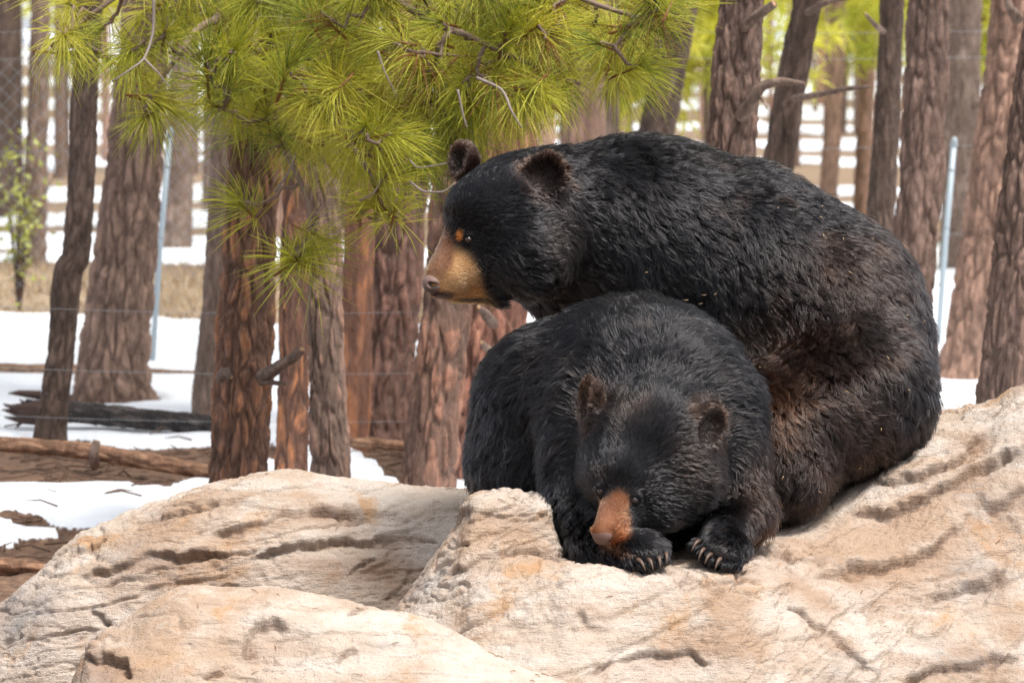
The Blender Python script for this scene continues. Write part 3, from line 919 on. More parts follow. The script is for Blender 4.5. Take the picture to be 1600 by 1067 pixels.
bodyA = b
TAN = (0.50, 0.235, 0.075); TANLT = (0.56, 0.33, 0.155)
def colA(P):
    c = blob_mix(P, BLACK, [
        (1290, 480, 9.3, (150, 110, 260), 0.55, (0.013, 0.0095, 0.0085)),
        (1230, 640, 9.0, (190, 140, 260), 0.45, DKBROWN),
        (1190, 525, 9.25, (100, 40, 260), 0.6, (0.0185, 0.0092, 0.006)),
        (1215, 630, 9.0, (40, 45, 160), 0.8, (0.034, 0.0155, 0.0085)),
        (1340, 430, 9.3, (90, 60, 260), 0.7, (0.016, 0.010, 0.008)),
        (880, 400, 9.3, (35, 70, 120), 0.8, (0.016, 0.011, 0.009)),
        (850, 280, 9.3, (46, 46, 50), 0.4, (0.017, 0.0105, 0.0085)),
        (726, 253, 9.5, (38, 40, 50), 0.4, (0.020, 0.012, 0.009)),
        (698, 444, 9.28, (54, 50, 130), 0.16, (0.40, 0.175, 0.055)),
        (735, 462, 9.29, (24, 20, 130), 0.35, (0.36, 0.145, 0.040)),
        (706, 424, 9.24, (30, 30, 90), 0.6, (0.47, 0.265, 0.120)),
        (690, 396, 9.28, (19, 30, 120), 0.4, (0.17, 0.078, 0.042)),
        (682, 412, 9.26, (16, 26, 60), 0.7, (0.27, 0.145, 0.085)),
        (717, 369, 9.25, (5.5, 8, 40), 0.45, (0.33, 0.12, 0.028)),
        (735, 469, 9.28, (28, 3.5, 60), 0.5, (0.05, 0.025, 0.015)),
        (690, 461, 9.28, (20, 8, 60), 0.4, (0.045, 0.026, 0.020))])
    n = fbm(P * np.array([16, 16, 16]), 3, 77)
    hip = smooth(1040, 1200, to_px(P)[0]) * smooth(0.12, 0.45, n)
    return ear_rims(P, c + hip[:, None] * np.array([0.011, 0.0055, 0.003]), bodyA, (0.030, 0.016, 0.0105))
def lenA(P):
    return blob_mix(P, 0.050, [
        (1000, 250, 9.6, (120, 80, 200), 0.6, 0.050),
        (900, 400, 9.4, (70, 120, 160), 0.6, 0.048),
        (800, 350, 9.4, (110, 130, 160), 0.35, 0.026),
        (840, 440, 9.35, (70, 60, 120), 0.5, 0.038),
        (745, 340, 9.35, (75, 95, 120), 0.35, 0.012),
        (705, 430, 9.3, (72, 68, 100), 0.25, 0.0085),
        (852, 275, 9.3, (48, 46, 50), 0.3, 0.016),
        (726, 253, 9.5, (40, 42, 50), 0.3, 0.016)])
gA = [  # px, py, Y, then direction in px right, px down, metres away
    (670, 430, 9.25, 1, -0.7, 0.1), (700, 440, 9.25, 1, -0.2, 0.1), (740, 460, 9.25, 1, 0.25, 0.1), (700, 380, 9.25, 0.7, -1, 0.1),
    (715, 320, 9.3, 0.6, -1, 0.2), (745, 270, 9.35, 0.9, -0.7, 0.3), (760, 340, 9.25, 1, -0.4, 0.1), (790, 380, 9.2, 1, 0.15, 0), (790, 440, 9.2, 0.8, 0.8, 0.1),
    (830, 330, 9.25, 1, -0.1, 0), (800, 245, 9.4, 1, -0.25, 0), (870, 440, 9.3, 0.7, 0.9, 0), (900, 350, 9.3, 1, 0.45, 0), (920, 230, 9.5, 1, 0.0, 0),
    (850, 255, 9.3, 0.15, -1, 0), (830, 270, 9.3, -0.7, -0.6, 0), (875, 275, 9.3, 0.9, -0.1, 0), (850, 310, 9.3, 0.6, 0.6, 0),
    (726, 230, 9.5, 0, -1, 0), (708, 250, 9.5, -0.9, -0.2, 0),
    (1000, 300, 9.4, 1, 0.35, 0), (1000, 420, 9.35, 0.8, 0.9, 0), (1050, 215, 9.6, 1, 0.15, 0.1), (1150, 300, 9.4, 1, 0.5, 0), (1150, 420, 9.35, 0.7, 0.9, 0),
    (1280, 330, 9.5, 1, 0.6, 0), (1300, 450, 9.3, 0.8, 0.8, 0), (1400, 420, 9.5, 0.7, 1, 0), (1450, 560, 9.4, 0.2, 1, 0), (1350, 560, 9.2, 0.4, 1, -0.1),
    (1220, 560, 9.1, 0.5, 0.9, -0.2), (1220, 680, 9.0, 0.3, 1, 0), (1330, 680, 9.1, 0.7, 0.7, 0), (1240, 770, 9.0, 0.4, 1, 0.2), (1430, 640, 9.3, 0.5, 1, 0.2), (1100, 540, 9.3, 0.3, 1, 0)]
VA, QA = finish_bear(bearA, b, fineA, colA, lenA, gA, N_HAIR, 101, 1.15, bald=[(673, 443, 9.262, 19), (731, 375, eyeA - 0.006, 11)])
eye_part(bearA, (732, 375, eyeA - 0.0008), 6.8)
make_nose(bearA, (678, 444, 9.272), rot_from((-0.20, 0.98, 0), (0.30, 0.05, 0.95)), (22, 19, 17), (-1, 1), (0.20, 0.12, 0.094))

# ---- the front bear, lying with its chin on its paws
bearB = link('black_bear', None, None, None, label='black bear in front, lying with its head resting on its crossed paws', category='bear')
b = Body()
b.ball((1022, 618, 9.00), (142, 142, 0.25), 0.09)                   # shoulders
b.ball((965, 600, 9.06), (122, 125, 0.22), 0.09)
b.ball((868, 628, 9.12), (122, 122, 0.20), 0.08)                    # flank and rump, running back to the left
b.ball((835, 720, 9.12), (102, 95, 0.18), 0.07)
b.ball((845, 790, 9.14), (100, 60, 0.16), 0.05)
b.ball((1030, 735, 8.92), (125, 115, 0.20), 0.08)
b.cone((1118, 640, 8.90), 72, (1160, 790, 8.80), 42, 0.06)          # upper arm on the right
b.cone((1160, 795, 8.80), 42, (1128, 852, 8.60), 33, 0.04)
b.cone((915, 650, 8.90), 72, (905, 790, 8.78), 48, 0.06)            # upper arm on the left
b.cone((905, 795, 8.78), 44, (935, 850, 8.62), 32, 0.04)
b.cone((935, 850, 8.62), 32, (995, 862, 8.50), 31, 0.03)
# paws
b.ball((1002, 862, 8.50), (40, 27, 0.070), 0.03)
for (x, y, Y) in ((968, 873, 8.475), (986, 878, 8.445), (1004, 879, 8.432), (1021, 877, 8.44), (1034, 872, 8.465)):
    b.ball((x, y, Y), (11.5, 11.5, 0.024), 0.010)
b.ball((1132, 858, 8.545), (38, 30, 0.070), 0.03)
for (x, y, Y) in ((1096, 852, 8.53), (1102, 863, 8.495), (1114, 872, 8.475), (1130, 879, 8.468), (1148, 880, 8.485)):
    b.ball((x, y, Y), (12, 11.5, 0.024), 0.010)
# head
b.cone((1030, 640, 8.90), 110, (1022, 690, 8.76), 92, 0.08)         # neck
b.ball((1018, 700, 8.70), (96, 88, 0.145), 0.07)                    # skull
b.ball((1070, 748, 8.66), (52, 52, 0.085), 0.05)                    # cheeks
b.ball((952, 738, 8.66), (38, 50, 0.080), 0.05)
b.ball((1020, 785, 8.62), (48, 40, 0.070), 0.05)                    # jaw
b.ball((974, 748, 8.59), (48, 44, 0.072), 0.05)                    # brow
b.cone((967, 786, 8.545), 27, (949, 827, 8.495), 21, 0.022)          # muzzle
b.cone((979, 804, 8.56), 25, (963, 833, 8.515), 19, 0.018)
b.ball((942, 834, 8.487), (15, 13, 0.024), 0.012)
eyeB, eyeB2 = surf_at(b, 992, 781), surf_at(b, 940, 767)
lids(b, 992, 781, eyeB, 6.5)
lids(b, 940, 767, eyeB2, 6)
ear(b, (923, 632, 8.70), 28, 40, (-0.90, -0.42, 0.10), (-0.50, -0.15, 1))
ear(b, (1101, 668, 8.635), 32, 41, (0.42, -0.90, -0.02), (0.55, 0, 0.84))
fineB = (W(905, 895, 8.38), W(1150, 610, 8.75))

bodyB = b
MZ = (0.185, 0.062, 0.025)
def colB(P):
    c = blob_mix(P, BLACK, [
        (1185, 770, 8.8, (40, 80, 120), 0.6, (0.017, 0.0095, 0.0068)),
        (925, 634, 8.70, (34, 48, 50), 0.4, (0.022, 0.0125, 0.009)),
        (1108, 668, 8.68, (38, 46, 60), 0.4, (0.019, 0.0115, 0.0085)),
        (965, 650, 8.6, (50, 25, 60), 0.7, (0.013, 0.0095, 0.008)),
        (1085, 720, 8.6, (40, 50, 60), 0.8, (0.016, 0.011, 0.009)),
        (951, 817, 8.50, (31, 34, 70), 0.13, MZ),
        (966, 786, 8.50, (16, 17, 80), 0.25, (0.15, 0.056, 0.024)),
        (946, 812, 8.46, (12, 24, 40), 0.7, (0.27, 0.12, 0.062)),
        (962, 858, 8.50, (30, 7, 60), 0.4, (0.05, 0.024, 0.014))])
    n = fbm(P * 18, 3, 78)
    return ear_rims(P, c + smooth(0.25, 0.6, n)[:, None] * np.array([0.005, 0.0025, 0.0012]), bodyB, (0.027, 0.0145, 0.0095))
def lenB(P):
    return blob_mix(P, 0.047, [
        (1025, 700, 8.65, (125, 125, 130), 0.3, 0.034),
        (990, 730, 8.60, (80, 85, 100), 0.4, 0.019),
        (972, 765, 8.55, (50, 42, 90), 0.4, 0.011),
        (955, 815, 8.50, (46, 44, 90), 0.22, 0.008),
        (923, 630, 8.70, (38, 48, 50), 0.3, 0.015),
        (1104, 664, 8.64, (40, 46, 50), 0.3, 0.015),
        (1140, 845, 8.6, (70, 60, 150), 0.35, 0.020),
        (985, 862, 8.55, (90, 40, 150), 0.35, 0.020),
        (1002, 876, 8.45, (50, 24, 60), 0.3, 0.011),
        (1125, 872, 8.49, (48, 24, 60), 0.3, 0.011)])
gB = [
    (945, 830, 8.46, 0.4, -1, 0.2), (975, 820, 8.5, 0.9, -0.5, 0.3), (965, 780, 8.5, 0.2, -1, 0.2), (985, 745, 8.5, 0.35, -1, 0.3), (955, 730, 8.55, -0.2, -1, 0.3),
    (930, 760, 8.6, -0.9, -0.2, 0.5), (925, 720, 8.6, -0.7, -0.6, 0.5), (1010, 680, 8.55, 0.15, -1, 0.5), (1040, 780, 8.55, 1, 0.25, 0.3), (1060, 740, 8.55, 1, -0.2, 0.3), (1100, 750, 8.6, 0.9, 0.3, 0.5),
    (1010, 790, 8.52, 0.9, 0.3, 0.3), (1000, 620, 8.65, 0, -1, 0.8), (920, 620, 8.7, -0.3, -1, 0), (935, 660, 8.65, -0.4, 0.3, 0.5), (1108, 640, 8.68, 0.4, -1, 0), (1130, 670, 8.68, 0.9, -0.2, 0), (1095, 690, 8.65, 0.6, 0.4, 0.2),
    (985, 540, 8.85, -0.2, -0.5, 0.8), (1060, 560, 8.85, 0.5, -0.3, 0.8), (980, 465, 9.0, -0.5, 0.1, 1), (1120, 560, 8.9, 0.9, 0.3, 0.4), (1160, 640, 8.85, 0.6, 1, 0.2), (1185, 740, 8.8, 0.3, 1, 0),
    (1190, 820, 8.75, -0.2, 1, 0), (1150, 830, 8.6, -0.4, 1, -0.3), (1120, 870, 8.5, -0.6, 0.8, -0.5),
    (900, 560, 8.95, -0.7, 0.6, 0.2), (850, 500, 9.1, -1, 0.5, 0.2), (800, 560, 9.05, -0.8, 0.8, 0.1), (850, 640, 8.95, -0.5, 1, 0), (780, 680, 9.0, -0.4, 1, 0), (740, 640, 9.1, -0.4, 1, 0), (740, 750, 9.1, 0, 1, 0), (830, 760, 8.95, -0.1, 1, 0),
    (880, 700, 8.85, -0.2, 1, 0), (895, 800, 8.75, 0.15, 1, -0.1), (930, 860, 8.6, 0.8, 0.6, -0.4), (990, 865, 8.45, 0.4, 0.8, -0.5), (1030, 865, 8.45, 0.6, 0.6, -0.5), (1040, 820, 8.7, 0.3, 1, 0)]
VB, QB = finish_bear(bearB, b, fineB, colB, lenB, gB, N_HAIR, 202, 1.0, bald=[(937, 839, 8.47, 16), (990, 782, eyeB - 0.006, 11), (938, 768, eyeB2 - 0.006, 9)])
eye_part(bearB, (991, 781, eyeB - 0.0012), 6.2)
eye_part(bearB, (939, 767, eyeB2 - 0.0008), 5.8)
make_nose(bearB, (943, 837, 8.482), rot_from((-0.87, 0.5, 0), (-0.375, -0.65, 0.66)), (18, 14, 14), (-1, 1), (0.11, 0.05, 0.034))
for (x, y, Y, tx, ty) in ((972, 876, 8.447, 990, 893), (988, 880, 8.42, 1009, 892), (1005, 880, 8.408, 1021, 891), (1021, 877, 8.416, 1032, 888), (1033, 871, 8.44, 1042, 882)):
    make_claw(bearB, (x + 8, y - 6, Y + 0.004), (tx, ty, Y - 0.022))
for (x, y, Y, tx, ty) in ((1093, 849, 8.51, 1080, 862), (1100, 862, 8.475, 1091, 876), (1111, 870, 8.455, 1101, 881), (1126, 877, 8.448, 1117, 890)):
    make_claw(bearB, (x, y - 4, Y + 0.004), (tx, ty, Y - 0.022))

# bits of straw and dry needles caught in the rear bear's coat
_fn = np.cross(VA[QA[:, 1]] - VA[QA[:, 0]], VA[QA[:, 2]] - VA[QA[:, 0]]); _fn /= np.linalg.norm(_fn, axis=1, keepdims=True) + 1e-9
_cc = VA[QA].mean(1); _qx, _qy = to_px(_cc)
_ok = np.where((_fn[:, 1] < -0.25) & (_qx > 1000) & (_qy > 330))[0]
_r = np.random.default_rng(4); bag = Bag()
for i in _r.choice(_ok, 28, replace=False):
    d = _r.normal(0, 1, 3); d -= _fn[i] * (d @ _fn[i]); d /= np.linalg.norm(d)
    c = _cc[i] + _fn[i] * 0.026; L_ = _r.uniform(0.003, 0.007)
    bag.add(*tube([c - d * L_, c + _fn[i] * 0.002, c + d * L_], [0.0009, 0.0010, 0.0006], 5))
link('straw_flecks', bag.mesh('straw_flecks'), plain_mat('straw', (0.42, 0.28, 0.14), 0.7), None, kind='stuff', label='tiny straw flecks caught in the rear bear fur', category='straw')
# dry pine needles and grit lying on the boulders
bag = Bag()
for V_ in (R1V, R2V, R3V):
    nu_, nv_ = V_.shape[:2]
    for k in range(34):
        i, j = _r.integers(20, nu_ - 20), _r.integers(int(nv_ * 0.18), int(nv_ * 0.80))
        p = V_[i, j]; e1 = V_[i + 4, j] - V_[i - 4, j]; e2 = V_[i, j + 4] - V_[i, j - 4]
        n = np.cross(e2, e1); n /= np.linalg.norm(n) + 1e-9; n = n if n[2] > 0 else -n
        if n[2] < 0.55: continue
        a = _r.uniform(0, 6.28); d = math.cos(a) * e1 / np.linalg.norm(e1) + math.sin(a) * e2 / np.linalg.norm(e2); d /= np.linalg.norm(d)
        L_ = _r.uniform(0.005, 0.015); c = p + n * 0.003
        bag.add(*tube([c - d * L_, c + n * 0.002, c + d * L_], [0.0010, 0.0012, 0.0006], 5))
link('needle_litter', bag.mesh('needle_litter'), plain_mat('dry_needle', (0.22, 0.12, 0.055), 0.8), None, kind='stuff', label='dry brown pine needles lying on the boulders', category='needles')
# ------------------------------------------------------------------ pines
bark_mat, nt, b = new_mat('pine_bark')
co = obj_coord(nt, (1, 1, 0.28))
nb = noise_node(nt, co, 38, 6, 0.7, 0.6); nb2 = noise_node(nt, co, 130, 4, 0.7)
oi = nt.nodes.new('ShaderNodeObjectInfo')
base = mix(nt, 1.0, attr(nt, 'tint', 'Color'), ramp(nt, nb, [(0.30, (0.80, 0.79, 0.77)), (0.52, (1.5, 1.5, 1.47)), (0.72, (2.2, 2.15, 2.08))]), 'MULTIPLY')
base = mix(nt, maprange(nt, nb2, 0.55, 0.75, 0, 0.45), base, (0.30, 0.26, 0.235))
nt.links.new(base, b.inputs['Base Color']); b.inputs['Roughness'].default_value = 0.92; b.inputs['Specular IOR Level'].default_value = 0.2
bump(nt, b, mathn(nt, 'ADD', nb, mathn(nt, 'MULTIPLY', nb2, 0.5)), 0.9, 0.012)

GREYB = ((0.105, 0.072, 0.056), (0.165, 0.118, 0.095), (0.215, 0.155, 0.125))
DARKB = ((0.050, 0.034, 0.027), (0.088, 0.060, 0.047), (0.125, 0.088, 0.070))
ORANGE = ((0.095, 0.058, 0.044), (0.19, 0.105, 0.073), (0.33, 0.155, 0.085))
REDB = ((0.115, 0.060, 0.042), (0.215, 0.100, 0.060), (0.37, 0.150, 0.062))
PINKB = ((0.150, 0.095, 0.072), (0.255, 0.155, 0.115), (0.33, 0.205, 0.155))

def bark_tube(name, path, radii, nseg, spacing, seed, pal, amp=1.0, plate=(0.055, 0.20), flare=0.0, caps=True):
    path = np.asarray(path, float); radii = np.asarray(radii, float)
    seg = np.linalg.norm(np.diff(path, axis=0), axis=1); cum = np.concatenate([[0], np.cumsum(seg)])
    s = np.arange(0, cum[-1] + spacing, spacing) if np.isscalar(spacing) else spacing(cum[-1])
    s = np.clip(s, 0, cum[-1])
    C = catmull(cum, path, s); Rr = np.interp(s, cum, radii)
    t = np.gradient(C, axis=0); t /= np.linalg.norm(t, axis=1, keepdims=True) + 1e-9
    ref = np.array([0.0, 1.0, 0.0]) if abs(t[0, 1]) < 0.8 else np.array([1.0, 0, 0])
    a = np.cross(t, ref); a /= np.linalg.norm(a, axis=1, keepdims=True)
    bb = np.cross(t, a)
    th = np.linspace(0, 2 * math.pi, nseg, endpoint=False)
    radial = a[:, None] * np.cos(th)[None, :, None] + bb[:, None] * np.sin(th)[None, :, None]
    # bark cells live in trunk space (around, around, along)
    rr = Rr[:, None]
    cx, cy = rr * np.cos(th)[None], rr * np.sin(th)[None]
    sz = np.broadcast_to(s[:, None], cx.shape)
    p = np.stack([cx / plate[0], cy / plate[0], sz / plate[1]], -1) + seed * 3.3
    warp = np.stack([fbm(p * 0.8, 2, seed), fbm(p * 0.8, 2, seed + 1), fbm(p * 0.8, 2, seed + 2)], -1)
    p = p + 0.55 * warp
    f1, f2, cid, _ = worley(p, seed, 1.0)
    e = f2 - f1
    g1, g2, gid, _ = worley(p * np.array([2.1, 2.1, 2.6]) + 0.5 * warp, seed + 50, 1.0)
    flake = smooth(0.0, 0.25, g2 - g1)
    ridge = smooth(0.0, 0.34, e)
    fine = fbm(np.stack([cx * 55, cy * 55, sz * 20], -1), 3, seed + 9)
    big = fbm(np.stack([cx * 9, cy * 9, sz * 3], -1), 3, seed + 12)
    depth = amp * np.minimum(0.020, 0.16 * rr)
    lobes = flare * np.exp(-sz / 0.16) * (0.55 + 0.45 * np.sin(th * 5 + seed)[None])
    rad = rr * (1 + 0.06 * big + lobes) + depth * (0.85 * ridge - 0.75 + 0.35 * (cid - 0.5) + 0.40 * flake * (0.4 + gid) - 0.2) + amp * 0.0035 * fine
    V = C[:, None] + radial * rad[..., None]
    pal = np.asarray(pal)
    k = np.clip(0.5 + 0.45 * (cid - 0.5) + 0.75 * (gid - 0.5) + 0.55 * big + 0.25 * fine, 0, 1)[..., None]
    k = k * (0.25 + 0.75 * ridge[..., None])
    col = np.where(k < 0.5, pal[0] + (pal[1] - pal[0]) * k * 2, pal[1] + (pal[2] - pal[1]) * (k * 2 - 1))
    q = grid_quads(len(s), nseg, True)
    V = V.reshape(-1, 3); col = col.reshape(-1, 3); tr = None
    if caps:
        n0 = len(V); j = np.arange(nseg); j2 = (j + 1) % nseg; ee = (len(s) - 1) * nseg
        V = np.concatenate([V, C[:1], C[-1:]]); col = np.concatenate([col, [[0.42, 0.24, 0.12]], [[0.42, 0.24, 0.12]]])
        tr = np.concatenate([np.stack([np.full(nseg, n0), j2, j], 1), np.stack([np.full(nseg, n0 + 1), ee + j, ee + j2], 1)])
    me = make_mesh(name, V, q, tr)
    set_attr(me, 'tint', col)
    me.materials.append(bark_mat)
    return me

needle_mat = bpy.data.materials.new('pine_needles'); needle_mat.use_nodes = True
nt = needle_mat.node_tree; b = nt.nodes['Principled BSDF']
oi = nt.nodes.new('ShaderNodeObjectInfo')
rnd = mathn(nt, 'ADD', mathn(nt, 'MULTIPLY', oi.outputs['Random'], 0.55), mathn(nt, 'MULTIPLY', attr(nt, 'shade'), 0.45))
nc = ramp(nt, rnd, [(0.08, (0.20, 0.27, 0.05)), (0.35, (0.50, 0.53, 0.07)), (0.62, (0.72, 0.69, 0.09)), (0.93, (0.80, 0.72, 0.17))])
nc = mix(nt, attr(nt, 'dead'), nc, (0.36, 0.17, 0.055))
nt.links.new(nc, b.inputs['Base Color']); b.inputs['Roughness'].default_value = 0.42
tl = nt.nodes.new('ShaderNodeBsdfTranslucent'); nt.links.new(nc, tl.inputs['Color'])
ms = nt.nodes.new('ShaderNodeMixShader'); ms.inputs[0].default_value = 0.5
nt.links.new(b.outputs[0], ms.inputs[1]); nt.links.new(tl.outputs[0], ms.inputs[2])
nt.links.new(ms.outputs[0], nt.nodes['Material Output'].inputs['Surface'])
twig_mat = plain_mat('twig_bark', (0.20, 0.135, 0.10), 0.85)
deadwood_mat = plain_mat('dead_twig', (0.24, 0.19, 0.165), 0.85)

def needle_mesh(name, n, length, width, seed, spread=(18, 105), stem=0.09, sides=3, pts=4, droop=0.30, dead=0.03):
    """one tuft: needles leave the end of a twig that points along +Z; -X is down"""
    r = np.random.default_rng(seed)
    ang = np.radians(r.uniform(spread[0], spread[1], n)); az = r.uniform(0, 2 * math.pi, n)
    along = r.uniform(0, 1, n) ** 0.8
    ang = np.radians(spread[0]) + (np.radians(spread[1]) - np.radians(spread[0])) * (1 - along) * 0.8 + r.normal(0, 0.16, n)
    d = np.stack([np.sin(ang) * np.cos(az), np.sin(ang) * np.sin(az), np.cos(ang)], 1)
    root = np.stack([0 * along, 0 * along, (along - 1) * stem], 1) + d * 0.003
    Ln = length * r.uniform(0.75, 1.12, n)
    t = np.linspace(0, 1, pts)
    P = root[:, None] + d[:, None] * (Ln[:, None] * t)[..., None]
    P[..., 0] -= droop * Ln[:, None] * t ** 2 * r.uniform(0.5, 1.3, n)[:, None]
    bend = r.normal(0, 0.05, (n, 3)); P += bend[:, None] * (Ln[:, None] * t ** 2)[..., None]
    side = np.cross(d, r.normal(0, 1, (n, 3))); side /= np.linalg.norm(side, axis=1, keepdims=True)
    up = np.cross(d, side)
    w = width * np.interp(t, [0, 0.7, 1], [0.8, 1.0, 0.15]) * 0.5
    V = np.empty((n, pts, sides, 3))
    for s in range(sides):
        a = 2 * math.pi * s / sides
        V[:, :, s] = P + (side * math.cos(a) + up * math.sin(a))[:, None] * w[None, :, None]
    q1 = grid_quads(pts, sides, True)
    Q = (np.arange(n)[:, None, None] * pts * sides + q1[None]).reshape(-1, 4)
    shade = np.repeat(r.random(n), pts * sides); dd = np.repeat((r.random(n) < dead) * 1.0, pts * sides)
    v2, qq, tt = tube(np.array([[0, 0, -stem - 0.02], [0, 0, -stem * 0.4], [0, 0, 0.008]]), [0.0045, 0.004, 0.003], 6)
    me = make_mesh(name, np.concatenate([V.reshape(-1, 3), v2]), np.concatenate([Q, qq + V.size // 3]), tt + V.size // 3)
    set_attr(me, 'shade', np.concatenate([shade, np.full(len(v2), 0.4)])); set_attr(me, 'dead', np.concatenate([dd, np.ones(len(v2))]))
    me.materials.append(needle_mat)
    return me

def crown_mesh(name, seed, z0, z1, r0, r1, tufts, needles, nlen, nwid):
    """loose crown of drooping boughs, each carrying tufts; base of the trunk at the origin"""
    r = np.random.default_rng(seed)
    z = z0 + (z1 - z0) * r.random(tufts) ** 1.15
    f = (z - z0) / (z1 - z0)
    rad = (r0 + (r1 - r0) * f) * np.sqrt(r.uniform(0.08, 1, tufts)) * (0.75 + 0.5 * r.random(tufts))
    nb_ = max(7, int((z1 - z0) * 3.2))
    bough = r.integers(0, nb_, tufts); baz = r.uniform(0, 2 * math.pi, nb_); bz = z0 + (z1 - z0) * (np.arange(nb_) + 0.5) / nb_
    az = baz[bough] + r.normal(0, 0.28, tufts); z = bz[bough] + r.normal(0, 0.16, tufts) - 0.12 * rad
    c = np.stack([rad * np.cos(az), rad * np.sin(az), z], 1)
    d = r.normal(0, 1, (tufts, needles, 3)) + np.stack([np.cos(az), np.sin(az), 0 * az], 1)[:, None] * 0.7 + np.array([0, 0, 0.15])
    d /= np.linalg.norm(d, axis=2, keepdims=True)
    L = nlen * r.uniform(0.7, 1.2, (tufts, needles, 1))
    tip = c[:, None] + d * L; tip[..., 2] -= 0.25 * L[..., 0]
    sd = np.cross(d, r.normal(0, 1, d.shape)); sd /= np.linalg.norm(sd, axis=2, keepdims=True)
    mid = c[:, None] + d * L * 0.5
    V = np.stack([np.broadcast_to(c[:, None], tip.shape), mid + sd * nwid, tip, mid - sd * nwid], 2).reshape(-1, 3)
    Q = np.arange(len(V)).reshape(-1, 4)
    shade = np.repeat(np.clip(r.random(tufts)[:, None] * 0.7 + 0.3 * r.random((tufts, needles)), 0, 1).ravel(), 4)
    bag_v, bag_q = [], []; nv = len(V)
    for k in range(nb_):
        m = bough == k
        if not m.any(): continue
        R_ = rad[m].max()
        pth = np.array([[0, 0, bz[k] + 0.1], [math.cos(baz[k]) * R_ * 0.5, math.sin(baz[k]) * R_ * 0.5, bz[k] + 0.02], [math.cos(baz[k]) * R_, math.sin(baz[k]) * R_, bz[k] - 0.15 * R_]])
        v, q, t_ = tube(pth, [0.025, 0.016, 0.004], 5, False)
        bag_v.append(v); bag_q.append(q + nv); nv += len(v)
    V = np.concatenate([V] + bag_v); Q = np.concatenate([Q] + bag_q)
    me = make_mesh(name, V, Q, None, False)
    set_attr(me, 'shade', np.concatenate([shade, np.full(len(V) - len(shade), 0.5)])); set_attr(me, 'dead', np.concatenate([0 * shade, np.ones(len(V) - len(shade))]))
    me.materials.append(needle_mat)
    return me

high_crowns = [crown_mesh('crown', 300 + k, 6.5, 12.0, 1.2, 0.3, 120, 16, 0.24, 0.012) for k in range(3)]
young_crowns = [crown_mesh('crown', 320 + k, 0.55, 3.6, 1.15, 0.15, 300, 30, 0.20, 0.009) for k in range(3)]

def stub(name, path, radii, parent, seed=0, mat=None):
    path = np.asarray(path, float)
    me = bark_tube(name, path, radii, 14, 0.012, seed + 400, GREYB, 0.5, (0.03, 0.08))
    return link(name, me, None, parent)

def near_tree(label, Y, line, pal, seed, nseg=120, spacing=0.011, group=None, plate=(0.05, 0.19), amp=1.0, flare=0.25, crown=True, lean_top=None):
    """line: [(py, px centre, width px)] from high to low, last entry at the base"""
    line = sorted(line)
    pts = W([l[1] for l in line], [l[0] for l in line], Y)
    rad = np.array([l[2] for l in line]) * 0.5 * KPX * Y
    base = pts[-1]
    gz = float(ground_z(base[0], Y))
    order = slice(None, None, -1)
    P = [np.array([base[0], Y, min(gz, base[2]) - 0.10])] + [p for p in pts[order]]
    if abs(P[0][2] - P[1][2]) < 0.02: P.pop(1)
    Rr = [rad[-1]] + list(rad[order][len(rad) - (len(P) - 1):])
    top = P[-1]; d = (P[-1] - P[-2]); d = d / max(d[2], 1e-3)
    d[:2] = np.clip(d[:2], -0.25, 0.25)
    for k, zz in enumerate((4.5, 7.0, 10.5)):
        P.append(np.array([top[0] + d[0] * (zz - top[2]) * (0.6 - 0.12 * k), Y, zz])); Rr.append(Rr[-1] * 0.80)
    P = np.array(P)
    root_loc = np.array([P[0][0], Y, gz])
    vis = 2.35 + 0.02 * Y
    def sp(total):
        near = np.arange(0, vis, spacing); return np.concatenate([near, np.linspace(vis, total, 40)])
    root = link('pine_tree', None, None, None, root_loc, label=label, category='tree', group=group)
    me = bark_tube('trunk', P - root_loc, np.array(Rr), nseg, sp, seed, pal, amp, plate, flare)
    link('trunk', me, None, root)
    if crown:
        o = link('crown', high_crowns[seed % 3], None, root); o.rotation_euler = (0, 0, seed * 1.7)
        o.location = (P[-2][0] - root_loc[0], 0, 0); o.scale = (0.9, 0.9, 1.0)
    return root, root_loc

def add_stub(tree, pts, radii, seed=0):
    root, loc = tree
    p = np.array([W(*q) for q in pts]) - loc
    return stub('branch', p, np.array(radii) * KPX * pts[0][2], root, seed)

gy = lambda py: float(ground_Y(py))
T = {}
# left side
T['a'] = near_tree('blurred dark pine trunk at the upper left edge of the picture', 36.0, [(0, 14, 34), (190, 8, 36), (345, 4, 38)], DARKB, 1, 40, 0.05)
T['b'] = near_tree('slim dark pine leaning slightly, behind the chain link fence at far left', gy(408), [(0, 63, 32), (150, 60, 34), (300, 55, 38), (408, 50, 46)], GREYB, 2, 60, 0.03)
T['c'] = near_tree('thin dark crooked pine trunk standing in front of the charred log', gy(690), [(0, 140, 40), (150, 132, 42), (300, 126, 42), (400, 118, 44), (425, 106, 46), (520, 98, 42), (620, 86, 44), (690, 78, 52)], DARKB, 3, 90, 0.012, amp=0.7, plate=(0.035, 0.14))
T['d'] = near_tree('thick grey brown pine trunk with flared base left of the metal fence post', gy(622), [(0, 228, 72), (150, 218, 84), (300, 206, 92), (450, 190, 100), (560, 178, 106), (622, 176, 118)], ((0.115, 0.075, 0.058), (0.19, 0.125, 0.095), (0.27, 0.175, 0.13)), 4, 150, 0.012, amp=1.1, flare=0.30)
T['e'] = near_tree('distant pine trunk right behind the left metal fence post', gy(388), [(0, 292, 42), (170, 284, 44), (388, 276, 50)], GREYB, 5, 50, 0.03)
T['f'] = near_tree('faint thin far trunk between the left fence post and the main pine', gy(330), [(0, 334, 24), (330, 330, 28)], GREYB, 6, 40, 0.05)
